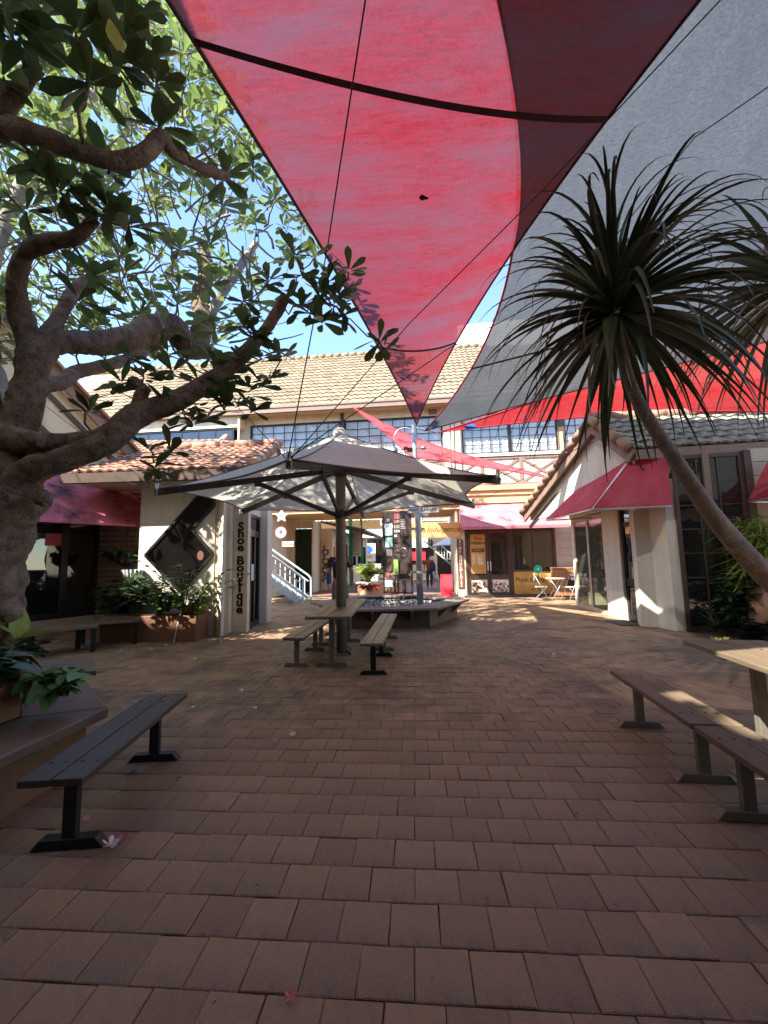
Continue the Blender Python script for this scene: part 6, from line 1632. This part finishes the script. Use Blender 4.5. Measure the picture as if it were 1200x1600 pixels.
LIMBS = [
    ('trunk', [(-12, 1075, 3.42, 104), (-11, 1000, 3.42, 88), (-10, 900, 3.42, 86), (-4, 830, 3.42, 98), (8, 780, 3.4, 112), (6, 742, 3.4, 92), (-18, 690, 3.4, 82), (-45, 620, 3.4, 78), (-55, 560, 3.4, 74)]),
    ('limb', [(12, 772, 3.36, 80), (55, 735, 3.3, 46), (110, 714, 3.3, 42), (167, 690, 3.35, 42), (203, 657, 3.4, 46), (233, 643, 3.45, 40), (283, 622, 3.5, 34), (333, 592, 3.6, 30), (383, 552, 3.7, 26), (412, 520, 3.75, 21), (432, 488, 3.8, 19), (446, 462, 3.8, 16)]),
    ('limb', [(-20, 660, 3.4, 66), (12, 684, 3.32, 54), (60, 692, 3.3, 36), (110, 690, 3.34, 34), (150, 684, 3.36, 30), (188, 668, 3.38, 30)]),
    ('limb', [(22, 690, 3.4, 52), (38, 640, 3.42, 54), (48, 590, 3.45, 50), (62, 548, 3.5, 56), (90, 534, 3.6, 42), (150, 536, 3.9, 42), (200, 530, 4.2, 44), (240, 512, 4.6, 46), (270, 512, 5.0, 42), (300, 545, 5.2, 40), (318, 505, 5.4, 34), (312, 465, 5.6, 30), (322, 425, 5.8, 26), (318, 385, 6.0, 20)]),
    ('limb', [(56, 556, 3.48, 46), (34, 500, 3.4, 36), (26, 450, 3.3, 32), (38, 400, 3.2, 30), (75, 378, 3.1, 30), (115, 372, 3.0, 24), (150, 342, 3.0, 19)]),
    ('limb', [(-52, 590, 3.4, 80), (-30, 480, 3.2, 50), (-60, 340, 2.9, 46), (-60, 230, 2.6, 44), (0, 200, 2.5, 40), (60, 212, 2.45, 38), (130, 238, 2.45, 34), (182, 252, 2.5, 30), (228, 240, 2.55, 30), (252, 214, 2.6, 27), (272, 238, 2.7, 21), (330, 268, 3.0, 18), (356, 276, 3.2, 12)]),
    ('limb', [(-20, 205, 2.5, 40), (10, 165, 2.45, 34), (40, 125, 2.4, 26), (52, 92, 2.4, 18), (48, 60, 2.4, 10)]),
    ('limb', [(38, 640, 3.42, 36), (62, 607, 3.7, 26), (100, 596, 4.1, 24), (125, 580, 4.5, 24), (185, 566, 5.2, 20), (240, 545, 6.0, 16)]),
    ('limb', [(300, 545, 5.2, 30), (345, 560, 5.6, 18), (352, 600, 5.7, 14)]),
    ('limb', [(70, 540, 3.52, 36), (95, 490, 3.6, 24), (120, 450, 3.7, 22), (150, 430, 3.8, 14)]),
    ('limb', [(215, 650, 3.42, 26), (222, 615, 3.42, 22), (232, 605, 3.42, 16)]),
    ('limb', [(60, 712, 3.4, 30), (-20, 560, 4.2, 34), (-20, 420, 5.0, 30), (60, 250, 5.6, 24), (170, 120, 6.0, 18), (230, 30, 6.2, 12)]),
    ('limb', [(318, 505, 5.4, 22), (360, 440, 5.8, 16), (400, 380, 6.2, 12)]),
]
nodes = []
for k, (nm, pts) in enumerate(LIMBS):
    P, W = limb_path(pts)
    b = MB(); b.tube(P, W, 24 if k < 3 else 16)
    nv = 24 if k < 3 else 16
    for i in range(len(P)):
        for q in range(nv):
            v = Vector(b.v[i * nv + q]); d = v - P[i]; L_ = d.length or 1
            b.v[i * nv + q] = tuple(v + d / L_ * (W[i] * .22 * mnoise.noise(v * 5) + W[i] * .10 * mnoise.noise(v * 16) + .004 * mnoise.noise(v * 48)))
    b.build('trunk' if nm == 'trunk' else 'limb', 'bark' if k not in (8, 11, 12) else 'bark_grey', FT, world=True)
    for i in range(max(0, len(P) // 3), len(P)): nodes.append((P[i], W[i]))
# stub knots and broken collars on the trunk
for (x, y, Y, r_, l_) in ((70, 782, 3.25, .055, .10), (62, 690, 3.2, .05, .07), (16, 960, 3.15, .07, .05), (214, 598, 3.4, .04, .06)):
    kb = MB(); c = at(x, y, Y); kb.tube([c + Vector((-.06, .05, .03)), c, c + Vector((l_ * .6, -l_ * .5, -l_ * .4))], [r_ * 1.3, r_, r_ * .55], 9); kb.build('knot', 'bark', FT, world=True)
rt = random.Random(77)
ros = []   # (point, leaf length, leaf count)
near = [(60, 28, 2.3), (118, 50, 2.2), (150, 15, 2.3), (195, 60, 2.35), (232, 88, 2.5), (245, 128, 2.5), (140, 128, 2.3), (185, 105, 2.4), (20, 60, 2.2), (5, 120, 2.3),
        (168, 268, 2.6), (155, 338, 2.85), (170, 330, 2.9), (62, 255, 2.7), (110, 285, 2.8), (150, 430, 3.3), (122, 470, 3.3), (95, 300, 2.7), (10, 20, 2.1), (215, 10, 2.5),
        (250, 200, 2.6), (350, 278, 3.2), (40, 330, 3.0), (30, 15, 2.4), (200, 355, 2.9)]
for x, y, Y in near: ros.append((at(x, y, Y), .24, rt.randint(9, 13), 0))
mid_ = [(447, 455, 3.8), (470, 430, 3.9), (500, 462, 3.7), (522, 478, 3.6), (512, 440, 3.8), (545, 425, 3.6), (535, 490, 3.6), (492, 400, 4.0), (458, 395, 4.1), (600, 545, 3.4), (592, 530, 3.5),
        (400, 528, 3.7), (384, 512, 3.6), (372, 560, 3.6), (410, 560, 3.6), (345, 600, 3.6), (330, 620, 3.6), (360, 632, 3.7), (390, 612, 3.8), (420, 590, 3.9), (300, 660, 3.6), (262, 640, 3.5), (440, 560, 4.0),
        (190, 600, 3.5), (225, 590, 3.5), (240, 730, 3.4), (180, 610, 3.6), (310, 600, 3.6), (285, 640, 3.6), (320, 650, 3.7), (350, 580, 3.7), (395, 640, 3.7), (405, 600, 3.8), (505, 500, 3.7), (530, 460, 3.7), (470, 480, 3.8), (232, 700, 3.5), (265, 708, 3.4), (140, 640, 3.4), (205, 560, 3.5), (270, 580, 3.7), (330, 560, 3.9), (420, 440, 4.2), (380, 470, 4.3), (350, 640, 3.6), (485, 490, 3.7)]
for x, y, Y in mid_: ros.append((at(x, y, Y), .205, rt.randint(7, 12), 1))
def edge_x(y): return 262 + (y / 665) * 392 * (.98 if y > 300 else .93)
tries = 0
while tries < 640:
    y = rt.uniform(-120, 560); x = rt.uniform(-120, min(edge_x(max(0, y)) + 40, 520) if y < 400 else 470 - (y - 400) * .8)
    Y = rt.uniform(4.3, 8.8); p = at(x, y, Y)
    if p.z < 3.0 or (p.y > 7.5 and p.z < 5.2): continue
    ros.append((p, .24 * rt.uniform(.8, 1.15), rt.randint(7, 11), 2)); tries += 1
# crown added beyond the frame to block sun, above and behind to the left
for k in range(300):
    p = Vector((rt.uniform(-8.5, -2.6), rt.uniform(-4.0, 1.2), rt.uniform(4.4, 8.0)))
    ros.append((p, .27, rt.randint(9, 13), 2))
# grow twigs: every rosette joins the nearest wood already there
order = sorted(ros, key=lambda q: min((q[0] - n[0]).length for n in nodes))
tw = MB(); tw2 = MB()
for p, L, n, zone in order:
    best = min(nodes, key=lambda q: (q[0] - p).length + (0.6 if q[1] < .006 else 0) + max(0, q[0].z - p.z) * .5)
    a, ra = best; d = p - a; L_ = d.length
    if L_ < .05: nodes.append((p, .01)); continue
    side = Vector((rt.gauss(0, 1), rt.gauss(0, 1), rt.gauss(0, .6))) * L_ * .13
    path = []; rr = []
    r0 = min(ra * .75, .008 + .016 * L_); r1 = .0075
    m_ = max(4, int(L_ / .18))
    for i in range(m_ + 1):
        t = i / m_; q = a.lerp(p, t) + side * (4 * t * (1 - t)) + Vector((0, 0, -.12 * L_ * 4 * t * (1 - t) * (.5 if zone else 1)))
        if 0 < i < m_: q += Vector((rt.gauss(0, .014), rt.gauss(0, .014), rt.gauss(0, .014)))
        path.append(q); rr.append(r0 + (r1 - r0) * t)
    (tw if zone < 2 else tw2).tube(path, rr, 5, cap=False)
    for q, r_ in zip(path[2:], rr[2:]): nodes.append((q, r_))
for k in range(420):                                   # bare twigs criss-crossing the open crown
    x = rt.uniform(-40, 430); y = rt.uniform(60, 540); p = at(x, y, rt.uniform(4.4, 8.0))
    if p.z < 3.2 or x > edge_x(y) - 10: continue
    d = Vector((rt.gauss(0, 1), rt.gauss(0, 1), rt.gauss(.2, .6))).normalized(); L_ = rt.uniform(.4, 1.1); path = [p]
    for i in range(7): d = (d + Vector((rt.gauss(0, .25), rt.gauss(0, .25), rt.gauss(.03, .2)))).normalized(); path.append(path[-1] + d * L_ / 7)
    tw2.tube(path, [.016 * (1 - i / 11) for i in range(8)], 5, cap=False)
tw.build('twigs', 'bark', FT, world=True, kind='stuff'); tw2.build('twigs', 'bark_grey', FT, world=True, kind='stuff')
lfn = []; lff = []
for p, L, n, zone in ros:
    ax = Vector((rt.gauss(0, .35), rt.gauss(0, .35), 1)).normalized()
    for k in range(n):
        a = k * 2.399 + rt.uniform(-.3, .3); e = rt.uniform(-.55, .75) if zone != 2 else rt.uniform(-.45, .9)
        d = Vector((math.cos(a) * math.cos(e), math.sin(a) * math.cos(e), math.sin(e)))
        d = (d + ax * .25).normalized()
        X = M4(p + d * .02 + ax * rt.uniform(-.05, .03), frame(d, roll=rt.uniform(-.6, .6)), L * rt.uniform(.65, 1.15))
        (lfn if zone < 2 else lff).append((X, rt.randrange(5)))
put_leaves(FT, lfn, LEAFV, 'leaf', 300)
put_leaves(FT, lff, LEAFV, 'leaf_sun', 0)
bl = MB(); bl.add(LEAFV[4], M4(at(172, 30, 2.15), frame(at(200, 90, 2.05) - at(172, 30, 2.15), roll=.2), .26)); bl.build('leaf', 'leaf_lime', FT, world=True, label='single bright yellow-green leaf')

# ------------------------------------------------------------------ strappy palms on the right
def strap_curve(e0, bend, n=14, W=.038):
    b = MB(); x = z = 0.0; P = []
    for i in range(n + 1):
        t = i / n; P.append((x, z, e0 - bend * t ** (1.5 if e0 < .6 else 2.1))); x += math.cos(P[-1][2]) / n; z += math.sin(P[-1][2]) / n
    rows = [[], [], []]
    for i, (x, z, e) in enumerate(P):
        t = i / n; w = W / 2 * (.7 + .5 * math.sin(math.pi * min(1, t * 1.6))) * (1 - t ** 2.2) + .0015
        nx, nz = -math.sin(e), math.cos(e)
        rows[0].append((x + nx * w * .5, -w, z + nz * w * .5)); rows[1].append((x, 0, z)); rows[2].append((x + nx * w * .5, w, z + nz * w * .5))
    b.grid(rows, True); return b
def strap_palm(label, trunk, head, n, Lr, m, seed, dr):
    r = random.Random(seed)
    o = thing('strap_palm', label, 'palm', trunk[-1][0] if False else (trunk[-1][0].x, trunk[-1][0].y, 0))
    # ringed trunk
    P = [p for p, w in trunk]; W = [w for p, w in trunk]
    path = []; rad = []
    nn = len(P)
    for i in range(nn - 1):
        p0, p1, p2, p3 = P[max(0, i - 1)], P[i], P[i + 1], P[min(nn - 1, i + 2)]; L = (p2 - p1).length; k = max(2, int(L / .012))
        for s in range(k):
            t = s / k
            path.append(0.5 * ((2 * p1) + (p2 - p0) * t + (2 * p0 - 5 * p1 + 4 * p2 - p3) * t * t + (-p0 + 3 * p1 - 3 * p2 + p3) * t ** 3)); rad.append(W[i] * (1 - t) + W[i + 1] * t)
    ringd = 0; nxt = .045; rr = []
    for i, p in enumerate(path):
        if i: ringd += (p - path[i - 1]).length
        if ringd > nxt: ringd = 0; nxt = r.uniform(.030, .06); rr.append(rad[i] * .935)
        else: rr.append(rad[i] * (1 + .010 * (ringd / nxt) + r.uniform(-.004, .004)))
    b = MB(); b.tube(path, rr, 20); b.build('trunk', 'palm_bark', o, world=True)
    vs = []
    for e0 in (-.55, -.3, -.1, .15, .45, .75, 1.0, 1.25, 1.45):
        for q in range(3): vs.append((e0, strap_curve(e0 + r.uniform(-.1, .1), (e0 + 1.5) * r.uniform(.78, 1.08))))
    lst = []
    for k in range(n):
        v = min(len(vs) - 1, int(len(vs) * r.random() ** 1.3)); a = r.uniform(0, 6.283)
        X = Matrix.Translation(Vector(head) + Vector((.05 * math.cos(a), .05 * math.sin(a), (v / len(vs) - .5) * .30))) @ Matrix.Rotation(a, 4, 'Z') @ Matrix.Rotation(r.uniform(-.25, .25), 4, 'X') @ Matrix.Scale(r.uniform(*Lr) * (1.22 if v < len(vs) * .5 else 1.0), 4)
        lst.append((X, v))
    put_leaves(o, lst, [q for e, q in vs], m, 300, name='strap_leaf')
    return o
tr = [(at(962, 500, 4.2), .052), (at(971, 550, 4.2), .056), (at(987, 605, 4.22), .060), (at(1010, 650, 4.25), .065), (at(1052, 714, 4.3), .073), (at(1102, 790, 4.35), .085), (at(1152, 852, 4.4), .098), (at(1205, 907, 4.45), .112), (at(1275, 965, 4.5), .13), (Vector((5.05, 4.6, .35)), .17), (Vector((5.15, 4.6, -.02)), .22)]
strap_palm('strappy leaved palm with ringed leaning trunk in front of grey sail', tr, at(961, 478, 4.2), 230, (1.1, 1.75), 'strap_leaf', 5, 2.5)
hd = at(1232, 440, 5.0)
tr2 = [(hd, .06), (hd + Vector((.08, 0, -.8)), .08), (hd + Vector((.25, 0, -1.8)), .10), (hd + Vector((.55, .05, -3.0)), .13), (Vector((hd.x + .75, hd.y + .1, -.02)), .18)]
strap_palm('second strappy palm with paler drooping leaves cut by right edge', tr2, hd, 140, (1.2, 1.9), 'strap_grey', 8, 2.2)

# ------------------------------------------------------------------ fallen blossoms and leaves
def blossom(name, label, p, r_, m, seed, group='fallen frangipani blossoms', parts=False):
    r = random.Random(seed); rz = r.uniform(0, 6.28); tilt = Euler((r.uniform(-.3, .3), r.uniform(-.3, .3), rz))
    def petal(k):
        b = MB(); a = k * 1.2566; lf = leaf_mb(1, .62, 'obovate', -.25, -.18, 5)
        b.add(lf, Matrix.Rotation(a, 4, 'Z') @ Matrix.Rotation(-.25, 4, 'Y') @ Matrix.Rotation(.35, 4, 'X') @ Matrix.Scale(r_ * r.uniform(.85, 1.1), 4)); return b
    if parts:
        o = thing(name, label, 'flower', p, 0, group)
        for k in range(5): q = petal(k); q.v = [tuple(tilt.to_matrix() @ Vector(v)) for v in q.v]; q.build('petal', m, o)
        b = MB(); b.lathe([(0, -.01), (.006, 0), (0, .006)], n=6); b.build('centre', 'petal_yellow', o); return o
    b = MB()
    for k in range(5): b.add(petal(k))
    o = b.build(name, m); o.location = p; o.rotation_euler = tilt; tag(o, label, 'flower', group); return o
blossom('blossom', 'large cream frangipani blossom by the foot of the black bench', gp(172, 1320, .012), .050, 'petal', 1, parts=True)
blossom('blossom', 'pink tinged crumpled blossom beside the black bench foot', gp(190, 1313, .012), .040, 'petal_pink', 2)
spots = [(141, 1008), (188, 1017), (224, 1008), (236, 1015), (258, 1008), (278, 1008), (290, 996), (283, 994), (304, 1030), (300, 1106), (377, 1079), (397, 1107), (540, 1097), (457, 1148), (345, 1003), (400, 1000), (437, 972), (320, 985), (746, 1010), (128, 1013)]
labs = ['white blossom under the middle dark shop bench', 'white blossom at the foot of the bench beside corrugated wall', 'white blossom left of a close pair below the long planter', 'white blossom right of a close pair below the long planter',
    'white blossom on pavers below the middle of long planter', 'white blossom on pavers below the right end of long planter', 'white blossom against the base of the long planter, right one', 'white blossom against the base of the long planter, left one',
    'white blossom on open pavers just below the shoe boutique pillar', 'white blossom just right of the black bench far end', 'white blossom in the open between black bench and umbrella table', 'white blossom nearest viewer in the open left of umbrella table',
    'white blossom straight in front of the right weathered bench', 'white blossom on pavers left of centre, well in front of umbrella table', 'white blossom beside the lettered pillar foot', 'white blossom below the second white pillar',
    'white blossom in front of the stair near the white pillar', 'white blossom close beside the leaning timber stake', 'white blossom alone on pavers right of the hexagonal planter', 'white blossom half under the shop bench nearest the trunk']
for k, (x, y) in enumerate(spots):
    blossom('blossom', labs[k], gp(x, y, .012), .036, 'petal', 10 + k)
pk = [((550, 1114), 'pink petal blossom on pavers in front of the umbrella table'), ((431, 1159), 'pink blossom on the pavers left of centre foreground'), ((133, 1281), 'pink blossom behind the near foot of black bench'), ((455, 1558), 'lone pink blossom at the bottom of the picture'), ((601, 1062), 'pink blossom at the foot of weathered bench by table')]
for k, ((x, y), l_) in enumerate(pk): blossom('blossom', l_, gp(x, y, .010), .026 if y > 1200 else .03, 'petal_pink', 40 + k)
for k, (dx, l_) in enumerate(((0, 'yellow white blossom on the right table, left of two'), (.075, 'yellow white blossom on the right table, right of two'))):
    blossom('blossom', l_, gp(1118, 1004, .738) + Vector((dx, .0, .022)), .042, 'petal_yellow', 60 + k, group='blossoms on the right table', parts=True)
def dry(label, p, s_, seed):
    r = random.Random(seed); b = MB(); b.add(leaf_mb(1, .4, 'lance', -.5, -.25), Matrix.Rotation(r.uniform(0, 6.28), 4, 'Z') @ Matrix.Scale(s_, 4)); o = b.build('fallen_leaf', 'dry_leaf'); o.location = p; tag(o, label, 'leaf', 'dry fallen leaves'); return o
dry('dry brown leaf on pavers right of the black bench', gp(195, 1212, .012), .09, 1); dry('small dry leaf scrap left of black bench far foot', gp(275, 1215, .01), .05, 2)
lit = MB(); r = random.Random(99)
for k in range(420):
    y = r.uniform(.9, 14); x = r.uniform(-.85, .85) * (y + 1.2)
    if x < -2.0 and y < 4.2 or x > 5.2 or x < -5.0: continue
    s_ = r.uniform(.006, .022); a = r.uniform(0, 6.28)
    lit.add(leaf_mb(1, .5, 'lance', -.4, -.2, 2), Matrix.Translation((x, y, .004)) @ Matrix.Rotation(a, 4, 'Z') @ Matrix.Scale(s_, 4))
lo = lit.build('leaf_litter', 'dry_leaf'); lo['kind'] = 'stuff'
